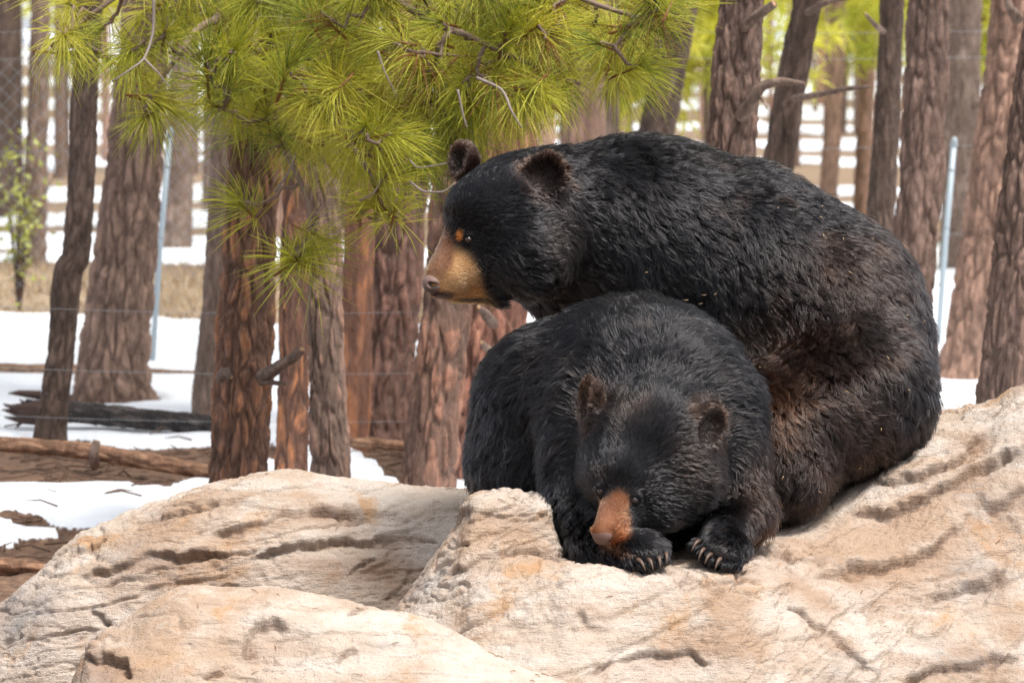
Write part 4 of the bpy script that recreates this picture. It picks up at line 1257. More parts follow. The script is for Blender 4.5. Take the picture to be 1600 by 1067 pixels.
T['g'] = near_tree('slender grey trunk close left of the big orange pine', gy(652), [(0, 352, 30), (250, 344, 32), (450, 334, 34), (652, 318, 36)], GREYB, 7, 70, 0.013, amp=0.6, plate=(0.035, 0.14))
T['main'] = near_tree('orange barked pine with long green needle boughs, left of the bears', 11.8, [(0, 405, 76), (200, 399, 82), (400, 389, 84), (600, 380, 88), (740, 373, 92), (860, 369, 96)], ORANGE, 8, 220, 0.0075, plate=(0.042, 0.14), amp=0.95, crown=False)
T['h'] = near_tree('reddish pine trunk with peeled orange wood behind the big orange pine', 12.9, [(0, 474, 42), (300, 464, 44), (500, 460, 48), (720, 456, 52), (800, 454, 54)], ((0.075, 0.042, 0.032), (0.14, 0.070, 0.046), (0.36, 0.145, 0.06)), 9, 150, 0.010, amp=0.9, plate=(0.045, 0.22))
T['i'] = near_tree('grey plated pine trunk ending at the left boulder crest', 12.3, [(0, 505, 50), (350, 507, 52), (550, 509, 56), (740, 516, 62), (820, 518, 66)], ((0.11, 0.075, 0.06), (0.175, 0.115, 0.09), (0.26, 0.15, 0.105)), 10, 150, 0.009, plate=(0.04, 0.15))
T['j'] = near_tree('narrow smooth red orange trunk between the grey plated pines', 14.6, [(0, 572, 44), (350, 562, 46), (680, 548, 56), (700, 546, 60)], REDB, 11, 90, 0.012, amp=0.5, plate=(0.07, 0.4))
T['k'] = near_tree('broad dark brown pine trunk standing clear below the bear muzzle', gy(672), [(0, 640, 82), (300, 624, 88), (500, 608, 92), (672, 592, 98)], ((0.10, 0.063, 0.05), (0.17, 0.095, 0.072), (0.25, 0.135, 0.10)), 12, 150, 0.011, plate=(0.055, 0.2))
T['l'] = near_tree('leaning brown pine trunk just left of the front bear rump', 12.8, [(200, 716, 70), (480, 698, 76), (600, 684, 80), (760, 668, 86), (830, 662, 92)], ((0.095, 0.06, 0.047), (0.165, 0.095, 0.07), (0.25, 0.125, 0.085)), 13, 150, 0.010, plate=(0.055, 0.2))
T['m'] = near_tree('reddish furrowed pine trunk partly hidden by the front bear rump', 13.3, [(200, 790, 96), (480, 772, 104), (700, 748, 112), (800, 742, 116)], ((0.125, 0.065, 0.048), (0.225, 0.105, 0.075), (0.32, 0.155, 0.105)), 14, 160, 0.011, plate=(0.05, 0.24))
# right side
T['n'] = near_tree('dark slanting pine trunk at the right end of the green boughs', 19.0, [(0, 1066, 50), (100, 1046, 54), (250, 1020, 58), (540, 985, 64)], DARKB, 15, 80, 0.016)
T['o'] = near_tree('dark rough pine trunk with broken branch stubs above the rear bear', 12.6, [(0, 1160, 72), (120, 1150, 74), (250, 1142, 78), (500, 1130, 84), (780, 1122, 96)], ((0.075, 0.05, 0.04), (0.13, 0.083, 0.066), (0.20, 0.13, 0.10)), 16, 180, 0.009, plate=(0.042, 0.14))
T['p'] = near_tree('leaning dark pine trunk right of the one with branch stubs', 15.5, [(0, 1262, 46), (120, 1238, 48), (270, 1215, 50), (500, 1180, 54), (680, 1160, 60)], DARKB, 17, 90, 0.013, amp=0.7)
T['q'] = near_tree('slim upright dark trunk left of the thick dark pine at right', 16.5, [(0, 1394, 38), (150, 1388, 40), (340, 1376, 44), (640, 1360, 50)], DARKB, 18, 90, 0.013, amp=0.7)
T['r'] = near_tree('thick dark pine trunk rising behind the rear bear rump', 15.0, [(0, 1452, 66), (200, 1444, 68), (400, 1428, 70), (690, 1410, 78)], ((0.085, 0.057, 0.046), (0.145, 0.095, 0.077), (0.20, 0.135, 0.11)), 19, 130, 0.012)
T['s'] = near_tree('blurred grey pine trunk behind the right metal fence post', 27.0, [(0, 1506, 56), (200, 1502, 58), (410, 1500, 62)], GREYB, 20, 60, 0.03)
T['t'] = near_tree('wide reddish pine trunk slanting near the right edge', 17.5, [(0, 1592, 84), (200, 1570, 88), (400, 1545, 94), (580, 1520, 100), (603, 1516, 110)], PINKB, 21, 140, 0.013, plate=(0.06, 0.22))
T['u'] = near_tree('dark pine trunk cut by the right edge, rising from behind the boulder', 12.4, [(0, 1640, 70), (200, 1612, 72), (400, 1588, 74), (600, 1566, 76), (800, 1545, 80)], ((0.075, 0.05, 0.04), (0.13, 0.083, 0.066), (0.20, 0.13, 0.10)), 22, 160, 0.010, plate=(0.04, 0.15))
T['v'] = near_tree('pale pink far trunk between the leaning and the slim dark pines', 34.0, [(0, 1362, 26), (180, 1352, 26), (365, 1346, 28)], PINKB, 23, 40, 0.05)
T['w'] = near_tree('thin pink far trunk right of the leaning dark pine', 31.0, [(0, 1312, 26), (180, 1302, 28), (380, 1290, 30)], PINKB, 24, 40, 0.05)

# dead branches and stubs
add_stub(T['o'], [(1160, 45, 12.55), (1180, 28, 12.45), (1210, 6, 12.4)], [10, 8, 7], 1)
add_stub(T['o'], [(1158, 182, 12.5), (1178, 155, 12.4), (1192, 135, 12.38), (1222, 128, 12.36), (1258, 132, 12.34)], [12, 9, 8, 7, 4], 2)
add_stub(T['o'], [(1185, 148, 12.4), (1193, 158, 12.35), (1198, 170, 12.3)], [4, 3, 1], 3)
add_stub(T['p'], [(1240, 155, 15.4), (1290, 146, 15.2), (1330, 138, 15.1), (1362, 136, 15.0)], [6, 5, 4, 2], 4)
add_stub(T['p'], [(1262, 20, 15.4), (1290, 5, 15.2), (1330, -4, 15.1)], [6, 5, 3], 5)
add_stub(T['q'], [(1380, 50, 16.4), (1366, 38, 16.2), (1352, 22, 16.1)], [5, 4, 2], 6)
add_stub(T['main'], [(410, 590, 11.7), (440, 570, 11.55), (462, 556, 11.5), (472, 545, 11.48)], [12, 9, 8, 7], 7)
add_stub(T['main'], [(408, 598, 11.7), (430, 598, 11.6), (448, 600, 11.55)], [5, 4, 3], 8)
add_stub(T['main'], [(345, 590, 11.55), (352, 582, 11.45), (362, 590, 11.4)], [9, 8, 4], 9)
add_stub(T['m'], [(770, 505, 13.0), (758, 490, 12.8), (748, 480, 12.75)], [9, 8, 5], 10)
add_stub(T['m'], [(785, 560, 13.0), (765, 548, 12.85), (752, 535, 12.8)], [8, 7, 4], 11)
add_stub(T['u'], [(1590, 30, 12.3), (1580, 15, 12.2), (1570, -10, 12.2)], [9, 7, 5], 12)
add_stub(T['s'], [(1515, 170, 27), (1550, 160, 26.6), (1570, 172, 26.4)], [5, 4, 2], 13)
add_stub(T['c'], [(104, 425, 14.7), (98, 418, 14.6), (96, 410, 14.6)], [9, 8, 3], 14)

# ---- the green boughs that hang over from the orange pine
tuft_meshes = [needle_mesh('needle_tuft', 92, 0.148, 0.0024, 500 + k) for k in range(6)]
tuft_small = [needle_mesh('needle_tuft', 56, 0.125, 0.0024, 520 + k, (15, 80), 0.06, droop=0.15) for k in range(3)]
tuft_dry = [needle_mesh('needle_tuft', 50, 0.135, 0.0024, 540 + k, (15, 80), 0.06, droop=0.5, dead=0.55) for k in range(2)]
root, mloc = T['main']
limbs = [
    [(402, -150, 11.75), (520, -60, 11.2), (660, 20, 10.8), (800, 90, 10.6), (900, 130, 10.7)],
    [(403, -230, 11.75), (600, -120, 11.2), (800, -40, 10.8), (960, 20, 10.6), (1040, 40, 10.7)],
    [(400, -60, 11.75), (450, 60, 11.2), (520, 180, 10.8), (580, 270, 10.6), (625, 330, 10.55)],
    [(402, -110, 11.75), (340, 10, 11.3), (285, 80, 11.0), (240, 150, 10.9)],
    [(400, -30, 11.75), (410, 120, 11.1), (450, 250, 10.8), (480, 350, 10.65), (470, 395, 10.6)],
    [(403, -180, 11.75), (330, -60, 11.4), (230, -20, 11.2), (140, 30, 11.1), (80, 70, 11.1)],
    [(403, -200, 11.75), (560, -80, 11.6), (720, 10, 11.5), (840, 80, 11.5), (940, 90, 11.5)],
    [(402, -90, 11.75), (500, 40, 11.5), (610, 130, 11.4), (700, 200, 11.3), (735, 255, 11.25)]]
limb_pts, limb_owner = [], []
for k, L_ in enumerate(limbs):
    p = np.array([W(*q) for q in L_])
    cum = np.concatenate([[0], np.cumsum(np.linalg.norm(np.diff(p, axis=0), axis=1))])
    s = np.linspace(0, cum[-1], 40)
    C = catmull(cum, p, s) + 0.02 * np.stack([fbm(np.stack([s * 5, 0 * s + k, 0 * s + j], -1), 2, 70 + k) for j in range(3)], -1)
    v, q, t_ = tube(C - mloc, np.interp(s, [0, cum[-1]], [0.026, 0.005]), 8)
    link('branch', make_mesh('branch', v, q, t_), twig_mat, root)
    limb_pts.append(C[6:]); limb_owner += [k] * len(C[6:])
limb_pts = np.concatenate(limb_pts)
low_x = [60, 110, 150, 185, 215, 250, 290, 330, 355, 385, 430, 480, 530, 560, 600, 640, 680, 710, 740, 790, 850, 930, 1000, 1035, 1065]
low_y = [70, 80, 80, 110, 150, 170, 165, 180, 205, 190, 215, 245, 260, 270, 285, 270, 235, 225, 205, 170, 150, 140, 120, 60, 15]
rt = np.random.default_rng(12)
spots = [(478, 392, 10.6), (500, 372, 10.62), (455, 405, 10.58), (590, 322, 10.55), (615, 330, 10.5), (560, 330, 10.6), (375, 315, 10.7), (225, 185, 10.9), (245, 150, 10.9), (262, 165, 10.95),
         (700, 235, 10.9), (655, 265, 10.8), (735, 225, 10.8), (520, 130, 10.5), (510, 160, 10.45), (690, 35, 10.5), (600, 60, 10.5), (840, 40, 10.5), (475, 20, 10.5), (135, 75, 11.1), (100, 85, 11.1), (170, 90, 11.05)]
tries = 0
while len(spots) < 285 and tries < 20000:
    tries += 1
    x = rt.uniform(60, 1075); y = rt.uniform(-75, 330)
    lim = np.interp(x, low_x, low_y)
    if y > lim: continue
    if x < 200 and rt.random() < 0.88: continue
    if 200 <= x < 330 and rt.random() < 0.70: continue
    Yd = rt.uniform(10.4, 11.7)
    if x < 320: Yd = rt.uniform(10.8, 11.5)
    if any((x - a) ** 2 + (y - b_) ** 2 < 14 ** 2 and abs(Yd - c) < 0.3 for a, b_, c in spots[-160:]): continue
    spots.append((x, y, Yd))
spots_w = W([s[0] for s in spots], [s[1] for s in spots], [s[2] for s in spots])
nodes = limb_pts.copy(); owner = list(limb_owner)
dist0 = np.min(np.linalg.norm(spots_w[:, None] - limb_pts[None], axis=2), axis=1)
for i in np.argsort(dist0):
    p = spots_w[i]
    dd = np.linalg.norm(nodes - p, axis=1); j = int(np.argmin(dd + 0.25 * np.maximum(p[2] - nodes[:, 2], 0)))
    a = nodes[j]; k = owner[j]
    t = np.linspace(0, 1, 7)[:, None]
    sag = np.array([0, 0, -0.10 * dd[j]])
    path = a + (p - a) * t + sag * 4 * t * (1 - t) + 0.012 * rt.normal(0, 1, (7, 3)) * np.sin(t * math.pi)
    link('twig', make_mesh('twig', *tube(path - mloc, np.linspace(0.0075, 0.0038, 7), 6)), twig_mat, root)
    nodes = np.concatenate([nodes, path[2:6]]); owner += [k] * 4
    ax = path[-1] - path[-3]; ax = ax / (np.linalg.norm(ax) + 1e-9)
    ax = ax + np.array([rt.normal(0, 0.35), rt.normal(-0.25, 0.35), rt.normal(0.15, 0.35)]); ax /= np.linalg.norm(ax)
    down = np.array([0, 0, -1.0]); down -= ax * (ax @ down); down /= np.linalg.norm(down) + 1e-9
    x_ = -down; y_ = np.cross(ax, x_)
    u_ = rt.random()
    me = tuft_dry[i % 2] if u_ < 0.07 else (tuft_small[i % 3] if u_ < 0.22 else tuft_meshes[i % 6])
    o = link('needle_tuft', me, None, root)
    sc_ = rt.uniform(0.85, 1.2)
    M = Matrix(((x_[0], y_[0], ax[0]), (x_[1], y_[1], ax[1]), (x_[2], y_[2], ax[2]))).to_4x4()
    o.matrix_local = Matrix.Translation(Vector(p - mloc)) @ M @ Matrix.Scale(sc_, 4)
# bare pale twigs in front of the needles
for pts, rr_ in (([(640, 283, 10.4), (665, 300, 10.3), (690, 300, 10.25), (712, 285, 10.25)], 3), ([(240, -10, 10.6), (240, 40, 10.6), (225, 92, 10.55), (205, 108, 10.5), (175, 128, 10.5)], 4),
                 ([(225, 92, 10.55), (245, 112, 10.5), (263, 135, 10.5)], 3), ([(745, 122, 10.4), (785, 142, 10.35), (800, 175, 10.3), (815, 200, 10.3)], 4), ([(560, 315, 10.5), (585, 300, 10.45), (595, 280, 10.45)], 3),
                 ([(430, 300, 10.6), (455, 262, 10.55), (462, 240, 10.55)], 3), ([(715, 140, 10.4), (725, 185, 10.4), (730, 200, 10.4)], 3), ([(590, 80, 10.4), (600, 110, 10.4), (620, 150, 10.4)], 3),
                 ([(640, 250, 10.4), (655, 262, 10.35), (700, 255, 10.3), (722, 250, 10.3)], 2)):
    p = np.array([W(*q) for q in pts]) - mloc
    t = np.linspace(0, 1, 14); C = catmull(np.linspace(0, 1, len(p)), p, t)
    v, q, t_ = tube(C, np.linspace(rr_, rr_ * 0.4, 14) * 0.7 * KPX * 10.5, 7)
    link('bare_twig', make_mesh('bare_twig', v, q, t_), deadwood_mat, root)

# ---- trees farther back
far_trunks = []
for k in range(6):
    pal = [GREYB, PINKB, DARKB, GREYB, PINKB, ORANGE][k]
    far_trunks.append(bark_tube('trunk', [(0, 0, -0.3), (0.02 * (k - 2), 0, 2.0), (0.05 * (k - 3), 0.03, 5.0), (0.06 * (k - 3), 0, 11.0)], [0.20, 0.165, 0.14, 0.05], 26, 0.10, 700 + k, pal, 1.0, (0.07, 0.3), 0.2))
rf = np.random.default_rng(31)
# gaps between the near trunks, named by what stands on either side
GAPS = [(-40, 36, 'left of the slim leaning pine at far left'), (82, 112, 'between the slim leaning pine and the thin crooked trunk'), (148, 178, 'between the thin crooked and the thick left trunk'),
        (262, 318, 'around the left metal fence post'), (960, 1012, 'left of the dark slanting trunk'), (1080, 1108, 'between the dark slanting and the stubbed trunk'), (1192, 1214, 'between the stubbed and the leaning trunk'),
        (1262, 1366, 'between the leaning and the slim dark trunk'), (1400, 1412, 'between the slim and the thick dark trunk'), (1478, 1550, 'around the right metal fence post')]
far_spots = []
for (a0, a1, where) in GAPS:
    n_ = max(1, int(round((a1 - a0) / (26.0 if a1 < 700 else 19.0))))
    for j in range(n_):
        far_spots.append((a0 + (a1 - a0) * (j + 0.5) / n_ + rf.uniform(-3, 3), rf.uniform(38, 100), j, n_, where))
ORD = ['first', 'second', 'third', 'fourth', 'fifth', 'sixth', 'seventh', 'eighth', 'ninth', 'tenth', 'eleventh']
for i, (px, Yf, j, n_, where) in enumerate(far_spots):
    x = (px - 800) * KPX * Yf
    k = i % 6
    lab = ('distant blurred pine trunk ' + where) if n_ == 1 else (ORD[j] + ' distant trunk from the left ' + where)
    root_ = link('pine_tree', None, None, None, (x, Yf, float(ground_z(x, Yf))), label=lab, category='tree', group='pines of the background wood')
    o = link('trunk', far_trunks[k], None, root_); o.rotation_euler = (rf.normal(0, 0.02), rf.normal(0, 0.02), rf.uniform(0, 6.28)); s_ = rf.uniform(0.30, 0.52); o.scale = (s_, s_, 1)
    o = link('crown', high_crowns[k % 3], None, root_); o.rotation_euler = (0, 0, rf.uniform(0, 6.28)); o.scale = (1.1, 1.1, rf.uniform(0.75, 1.0))
# the wood goes on to either side of the view and behind the near trunks
for i in range(64):
    zone = i % 4
    Yf = rf.uniform(17, 75)
    px = [rf.uniform(-1500, -90), rf.uniform(1690, 3100), rf.choice([rf.uniform(440, 620), rf.uniform(705, 840), rf.uniform(870, 950)]), rf.choice([rf.uniform(-900, -90), rf.uniform(1690, 2500)])][zone]
    x = (px - 800) * KPX * Yf
    k = i % 6
    root_ = link('pine_tree', None, None, None, (x, Yf, float(ground_z(x, Yf))), label=['pine of the wood beyond the left edge of the picture', 'pine of the wood beyond the right edge of the picture', 'pine hidden behind the near trunks and the bears', None][zone] or ('pine of the wood beyond the left edge of the picture' if px < 0 else 'pine of the wood beyond the right edge of the picture'),
                 category='tree', group=['pines beyond the left edge', 'pines beyond the right edge', 'pines behind the near trunks', None][zone] or ('pines beyond the left edge' if px < 0 else 'pines beyond the right edge'))
    o = link('trunk', far_trunks[k], None, root_); o.rotation_euler = (rf.normal(0, 0.02), rf.normal(0, 0.02), rf.uniform(0, 6.28)); s_ = rf.uniform(0.5, 0.95); o.scale = (s_, s_, 1)
    o = link('crown', high_crowns[k % 3], None, root_); o.rotation_euler = (0, 0, rf.uniform(0, 6.28)); o.scale = (1.1, 1.1, rf.uniform(0.75, 1.0))
young = [(1105, 30, -0.2, 'small bright green young pine behind the dark stubbed trunk'),
         (1300, 33, 0.25, 'young green pine right of the leaning dark trunk'), (1480, 30, 0.2, 'young green pine behind the thick dark trunk'),
         (1560, 36, 0.4, 'young green pine behind the wide reddish trunk'), (1620, 31, 0.2, 'young green pine at the right edge of the picture'), (960, 34, 0.4, 'young green pine behind the end of the boughs'),
         (20, 44, 0.5, 'young green pine at the upper left edge'), (105, 52, 0.8, 'far young pine between the left fence trunks'), (1245, 55, 0.8, 'farthest young pine above the rear bear back')]
for k, (px, Yf, dz, lab) in enumerate(young):
    x = (px - 800) * KPX * Yf
    root_ = link('young_pine_tree', None, None, None, (x, Yf, float(ground_z(x, Yf))), label=lab, category='tree', group='young pines in the background')
    o = link('trunk', far_trunks[3], None, root_); o.scale = (0.28, 0.28, 0.36)
    o = link('crown', young_crowns[k % 3], None, root_); o.rotation_euler = (0, 0, k * 2.1); o.location = (0, 0, 0.85 + dz); o.scale = (1.15, 1.15, 1.1)
# the wood beyond, one mass
bag = Bag(); rw = np.random.default_rng(77)
cols_, colv = [], []
for k in range(240):
    Yf = rw.uniform(92, 260); x = rw.uniform(-0.24, 0.24) * Yf; r_ = rw.uniform(0.08, 0.17); z0 = 0.02 * (Yf - 90) - 0.3
    v, q, t_ = tube([(x, Yf, z0), (x + rw.normal(0, 0.1), Yf, z0 + 6), (x + rw.normal(0, 0.2), Yf, z0 + 14)], [r_, r_ * 0.8, r_ * 0.4], 7, False)
    bag.add(v, q); p = np.asarray([GREYB, PINKB, ORANGE, GREYB][k % 4][1]) * rw.uniform(0.8, 1.3); cols_ += [p] * len(v)
wme = bag.mesh('far_wood'); set_attr(wme, 'tint', np.array(cols_)); wme.materials.append(bark_mat)
far_wood = link('far_wood', None, None, None, (0, 0, 0), kind='stuff', label='far off pine wood closing the background', category='wood')
link('trunks', wme, None, far_wood)
nl = 60000
Yf = rw.uniform(90, 250, nl); x = rw.uniform(-0.25, 0.25, nl) * Yf
clump = np.stack([np.round(x / 5) * 5 + 0.0, np.round(Yf / 9) * 9, 0 * x], 1)
zc = 0.02 * (Yf - 90) + 3.2 + 9 * rw.random(nl) ** 1.2 - 2.2 * (_h01(clump[:, 0].astype(np.int64), clump[:, 1].astype(np.int64), np.zeros(nl, np.int64), 4) > 0.62) * rw.random(nl)
c = np.stack([x, Yf, zc], 1); d = rw.normal(0, 1, (nl, 3)); d /= np.linalg.norm(d, axis=1, keepdims=True)
sd = np.cross(d, rw.normal(0, 1, (nl, 3))); sd /= np.linalg.norm(sd, axis=1, keepdims=True)
V = np.stack([c - d * 0.35, c + sd * 0.12, c + d * 0.35, c - sd * 0.12], 1).reshape(-1, 3)
lme = make_mesh('foliage', V, np.arange(len(V)).reshape(-1, 4), None, False)
set_attr(lme, 'shade', np.repeat(rw.random(nl), 4)); set_attr(lme, 'dead', np.zeros(nl * 4)); lme.materials.append(needle_mat)
link('foliage', lme, None, far_wood)
# ------------------------------------------------------------------ chain link fence, logs, sapling, grass
steel = plain_mat('galvanised_steel', (0.30, 0.33, 0.35), 0.6, Metallic=0.3)
blue_steel = plain_mat('painted_post', (0.36, 0.42, 0.45), 0.55, Metallic=0.3)
def fence_post(base, top, r, label):
    a, t_ = W(*base), W(*top)
    root = link('fence_post', None, None, None, a, label=label, category='post', group='metal posts of the chain link fence')
    path = np.array([[0, 0, -0.15], (t_ - a) * 0.5, t_ - a])
    v, q, t3 = tube(path, r, 16); link('pole', make_mesh('pole', v, q, t3), blue_steel, root)
    d = (t_ - a) / np.linalg.norm(t_ - a)
    v, q, t3 = tube(np.array([t_ - a - d * 0.03, t_ - a, t_ - a + d * 0.012, t_ - a + d * 0.022]), [r * 1.18, r * 1.18, r * 0.95, r * 0.35], 16)
    link('cap', make_mesh('cap', v, q, t3), steel, root)
    for f in (0.25, 0.55, 0.85):
        c = (t_ - a) * f
        v, q, t3 = tube(np.array([c - d * 0.006, c + d * 0.006]), r * 1.12, 12); link('tie_wire', make_mesh('tie_wire', v, q, t3), steel, root)
    return root
fence_post((234, 572, 18.4), (266, 205, 18.4), 0.015, 'thin pale blue metal fence post beside the thick left trunk')
fence_post((1464, 520, 19.6), (1491, 220, 19.6), 0.017, 'thin pale blue metal fence post near the wide reddish trunk at right')
fence = link('chain_link_fence', None, None, None, (0, 19.0, 0), label='grey chain link fence with horizontal wires running behind the near trunks', category='fence')
bag = Bag(); Hf = 1.48; x0, x1 = -4.2, -1.3
def fy(x): return 18.5 + (x + 3.2) * 0.16 - 19.0
for s in (-1, 1):
    xs = np.arange(x0 - Hf, x1 + Hf, 0.085)
    for x in xs:
        a = np.array([x, 0.0, 0.10]); e = np.array([x + s * Hf, 0.0, 0.10 + Hf])
        nseg_ = 18; t = np.linspace(0, 1, nseg_)[:, None]; P = a + (e - a) * t
        P = P[(P[:, 0] > x0) & (P[:, 0] < x1)]
        if len(P) < 2: continue
        P[:, 1] = [fy(v) for v in P[:, 0]]
        P[:, 1] += 0.004 * s * np.where(np.arange(len(P)) % 2, 1, -1)
        v, q, _ = tube(P, 0.0010, 3, False); bag.add(v, q)
link('wire_mesh', bag.mesh('wire_mesh'), steel, fence, kind='stuff')
for z in (0.10, 0.62, 1.10, 1.58, 1.72):
    xs = np.linspace(x0, 4.4, 60)
    v, q, t3 = tube(np.stack([xs, [fy(v) for v in xs], z + 0.006 * np.sin(xs * 3)], 1), 0.0009, 5); link('tension_wire', make_mesh('tension_wire', v, q, t3), steel, fence)
# three plain strands nearer the bears
strand = link('wire_fence', None, None, None, (0, 14.2, 0), label='low fence of thin plain wires crossing in front of the left trunks', category='fence')
for py in (480, 575, 650):
    a, e = W(-40, py - 3, 13.6), W(760, py + 5, 13.6); t = np.linspace(0, 1, 30)[:, None]
    P = a + (e - a) * t - np.array([0, 14.2, 0]); P[:, 2] -= 0.02 * (4 * t * (1 - t))[:, 0]
    v, q, t3 = tube(P, 0.0007, 5); link('wire', make_mesh('wire', v, q, t3), steel, strand)

CHAR = ((0.016, 0.014, 0.014), (0.036, 0.031, 0.030), (0.085, 0.072, 0.066))
LOGB = ((0.10, 0.055, 0.035), (0.21, 0.115, 0.07), (0.33, 0.20, 0.125))
RAIL = ((0.14, 0.085, 0.055), (0.24, 0.15, 0.095), (0.34, 0.22, 0.145))
def log_thing(name, label, pts, widths, pal, seed, group=None, spacing=0.014, nseg=56):
    p = np.array([W(*q) for q in pts]); loc = p.mean(0)
    r = np.array(widths) * 0.5 * KPX * np.array([q[2] for q in pts])
    me = bark_tube(name, p - loc, r, nseg, spacing, seed, pal, 0.9, (0.035, 0.14))
    root = link(name, None, None, None, loc, label=label, category='log', group=group)
    link('log_body', me, None, root)
    return root, loc
Yl = gy(672)
charred, cl = log_thing('charred_log', 'thick black charred log lying on the snow behind the thin dark trunk', [(40, 640, Yl), (110, 643, Yl), (200, 652, Yl - 0.05), (290, 660, Yl - 0.1), (345, 664, Yl - 0.1)], [32, 34, 35, 32, 28], CHAR, 801)
bs = Bag(); rl = np.random.default_rng(5)
for k in range(16):                                              # splintered end
    a = np.array([rl.normal(0, 0.0), rl.normal(0, 0.025), rl.normal(0, 0.025)]); L_ = rl.uniform(0.03, 0.11)
    p0 = W(44, 640, Yl) - cl + a * np.array([0, 1, 1])
    bs.add(*tube([p0 + np.array([0.05, 0, 0]), p0 + np.array([-L_ * 0.5, rl.normal(0, 0.01), rl.normal(0, 0.01)]), p0 + np.array([-L_, rl.normal(0, 0.02), rl.normal(0.01, 0.02)])], [0.022, 0.014, 0.003], 6))
link('splinters', bs.mesh('splinters'), plain_mat('split_wood', (0.075, 0.045, 0.035), 0.9), charred)
Yl = gy(738)
lg, ll = log_thing('fallen_log', 'thin brown fallen log with an upright stub in the bare dirt at left', [(-60, 690, Yl + 0.4), (40, 696, Yl + 0.3), (140, 706, Yl + 0.2), (240, 722, Yl), (345, 742, Yl - 0.1)], [22, 24, 26, 26, 24], LOGB, 802)
stub('stub', np.array([W(148, 728, Yl + 0.1), W(147, 708, Yl + 0.05), W(151, 688, Yl + 0.05)]) - ll, np.array([8, 8, 6]) * KPX * Yl, lg, 31)
Yl = gy(585)
log_thing('fallen_log', 'long straight brown log lying across the snow behind the thick left trunk', [(-80, 572, Yl + 0.2), (100, 578, Yl), (330, 588, Yl), (500, 592, Yl)], [18, 18, 17, 16], RAIL, 803)
Yl = gy(702)
log_thing('fallen_log', 'short brown log on the snow between two trunks left of the bears', [(540, 690, Yl), (600, 694, Yl), (665, 700, Yl)], [16, 17, 15], LOGB, 804)
Yl = gy(880)
log_thing('fallen_log', 'dark brown log in the lower left corner beside the boulder', [(-150, 880, Yl), (-40, 882, Yl), (30, 884, Yl), (95, 892, Yl)], [28, 28, 26, 20], LOGB, 805)

# sapling with yellow green leaves at the left edge
leaf_mat = bpy.data.materials.new('sapling_leaf'); leaf_mat.use_nodes = True
nt = leaf_mat.node_tree; b = nt.nodes['Principled BSDF']
lc = mix(nt, noise_node(nt, obj_coord(nt), 6, 2), (0.26, 0.30, 0.04), (0.42, 0.42, 0.09))
nt.links.new(lc, b.inputs['Base Color']); b.inputs['Roughness'].default_value = 0.55
sx, Ys = W(28, 420, 23.0)[0], 23.0
sap = link('sapling', None, None, None, (sx, Ys, float(ground_z(sx, Ys))), label='small yellow green sapling with thin stems at the left edge', category='sapling')
rs = np.random.default_rng(9); bst = Bag(); lv, ln_ = [], 0
tips = []
for k in range(11):
    az = rs.uniform(0, 6.28); h = rs.uniform(0.5, 1.15); r_ = rs.uniform(0.08, 0.30)
    path = np.array([[0, 0, -0.05], [math.cos(az) * r_ * 0.3, math.sin(az) * r_ * 0.3, h * 0.45], [math.cos(az) * r_, math.sin(az) * r_, h]])
    bst.add(*tube(catmull([0, 0.5, 1], path, np.linspace(0, 1, 8)), np.linspace(0.009, 0.003, 8), 5)); tips += list(catmull([0, 0.5, 1], path, np.linspace(0.35, 1, 16)))
link('stem', bst.mesh('stem'), plain_mat('sapling_stem', (0.10, 0.06, 0.045), 0.8), sap)
tips = np.array(tips); cc = tips[rs.integers(0, len(tips), 260)] + rs.normal(0, 0.05, (260, 3))
d = rs.normal(0, 1, (260, 3)); d /= np.linalg.norm(d, axis=1, keepdims=True); sd = np.cross(d, rs.normal(0, 1, (260, 3))); sd /= np.linalg.norm(sd, axis=1, keepdims=True)
V = np.stack([cc - d * 0.03, cc + sd * 0.014, cc + d * 0.03, cc - sd * 0.014], 1).reshape(-1, 3)
link('leaves', make_mesh('leaves', V, np.arange(len(V)).reshape(-1, 4), None, False), leaf_mat, sap, kind='stuff')

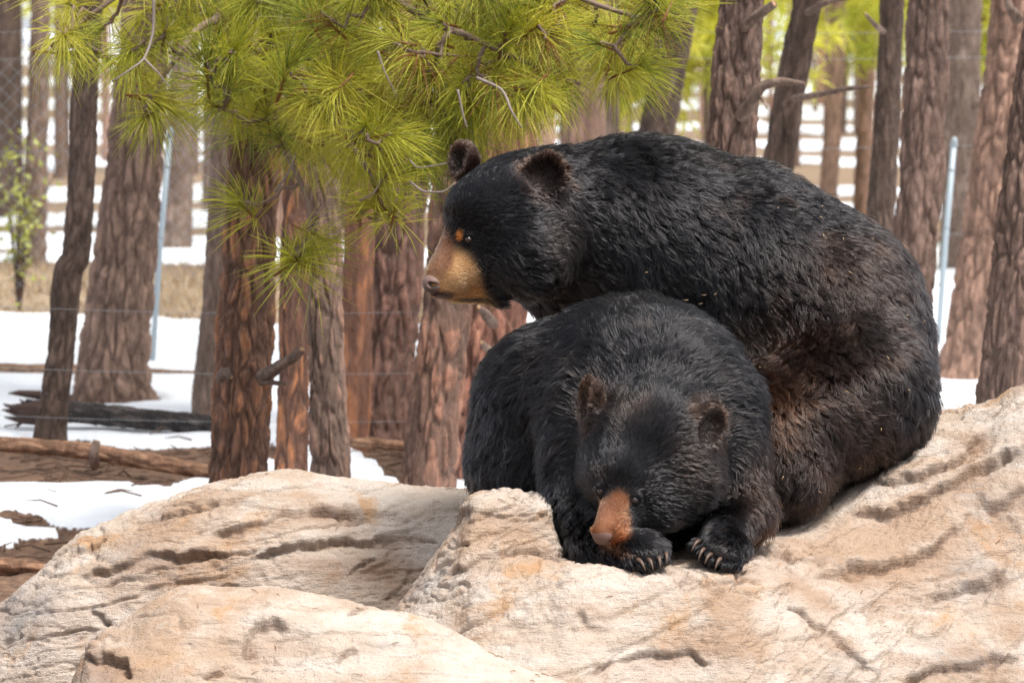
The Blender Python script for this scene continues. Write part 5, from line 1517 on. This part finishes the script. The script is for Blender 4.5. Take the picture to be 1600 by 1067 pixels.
# dry grass between the snow patches
rg = np.random.default_rng(15); ng = 9000
gyv = rg.uniform(21.3, 28.4, ng); gxv = (rg.uniform(-60, 720, ng) - 800) * KPX * gyv
n2_ = 2500
gyv = np.concatenate([gyv, rg.uniform(12.8, 16.0, n2_)]); gxv = np.concatenate([gxv, (rg.uniform(1420, 1680, n2_) - 800) * KPX * gyv[-n2_:]])
keep = ground_fields(gxv, gyv)[0] < 0.4; gxv, gyv = gxv[keep], gyv[keep]; ng = len(gxv)
base_ = np.stack([gxv, gyv, ground_z(gxv, gyv) - 0.01], 1)
hh = rg.uniform(0.02, 0.10, ng) * (0.5 + 1.0 * (fbm(base_ * 1.3, 2, 8) + 0.5)); lean = rg.normal(0, 0.4, (ng, 2))
tip_ = base_ + np.stack([lean[:, 0] * hh, lean[:, 1] * hh, hh], 1); mid_ = (base_ + tip_) / 2 + np.stack([-lean[:, 0] * hh * 0.15, 0 * hh, hh * 0.06], 1)
w_ = np.stack([np.full(ng, 0.0035), rg.normal(0, 0.002, ng), 0 * hh], 1)
V = np.stack([base_ - w_, base_ + w_, mid_ + w_, mid_ - w_, tip_], 1).reshape(-1, 3); i5 = np.arange(ng)[:, None] * 5
gm = make_mesh('dry_grass', V, i5 + np.array([[0, 1, 2, 3]]), i5 + np.array([[3, 2, 4]]), False)
link('dry_grass', gm, plain_mat('dry_grass_blade', (0.38, 0.285, 0.18), 0.8), None, kind='stuff', label='dry straw coloured grass between the snow patches', category='grass')

# twigs and cones littering the bare ground
rg = np.random.default_rng(16); bag = Bag()
for k in range(600):
    y = rg.uniform(10.9, 15.5); x = (rg.uniform(-40, 760) - 800) * KPX * y
    if ground_fields(np.array(x), np.array(y))[0] > 0.3 and rg.random() < 0.93: continue
    a = rg.uniform(0, 3.14); L_ = rg.uniform(0.03, 0.11); z = float(ground_z(x, y)) + 0.008
    dx, dy = math.cos(a) * L_, math.sin(a) * L_ * 0.6
    bag.add(*tube([(x - dx, y - dy, z), (x, y, z + rg.uniform(0, 0.02)), (x + dx, y + dy, z + rg.uniform(-0.005, 0.03))], [0.004, 0.0035, 0.0015], 5))
link('twig_litter', bag.mesh('twig_litter'), plain_mat('litter', (0.12, 0.07, 0.045), 0.9), None, kind='stuff', label='small twigs scattered on the ground at left', category='twigs')
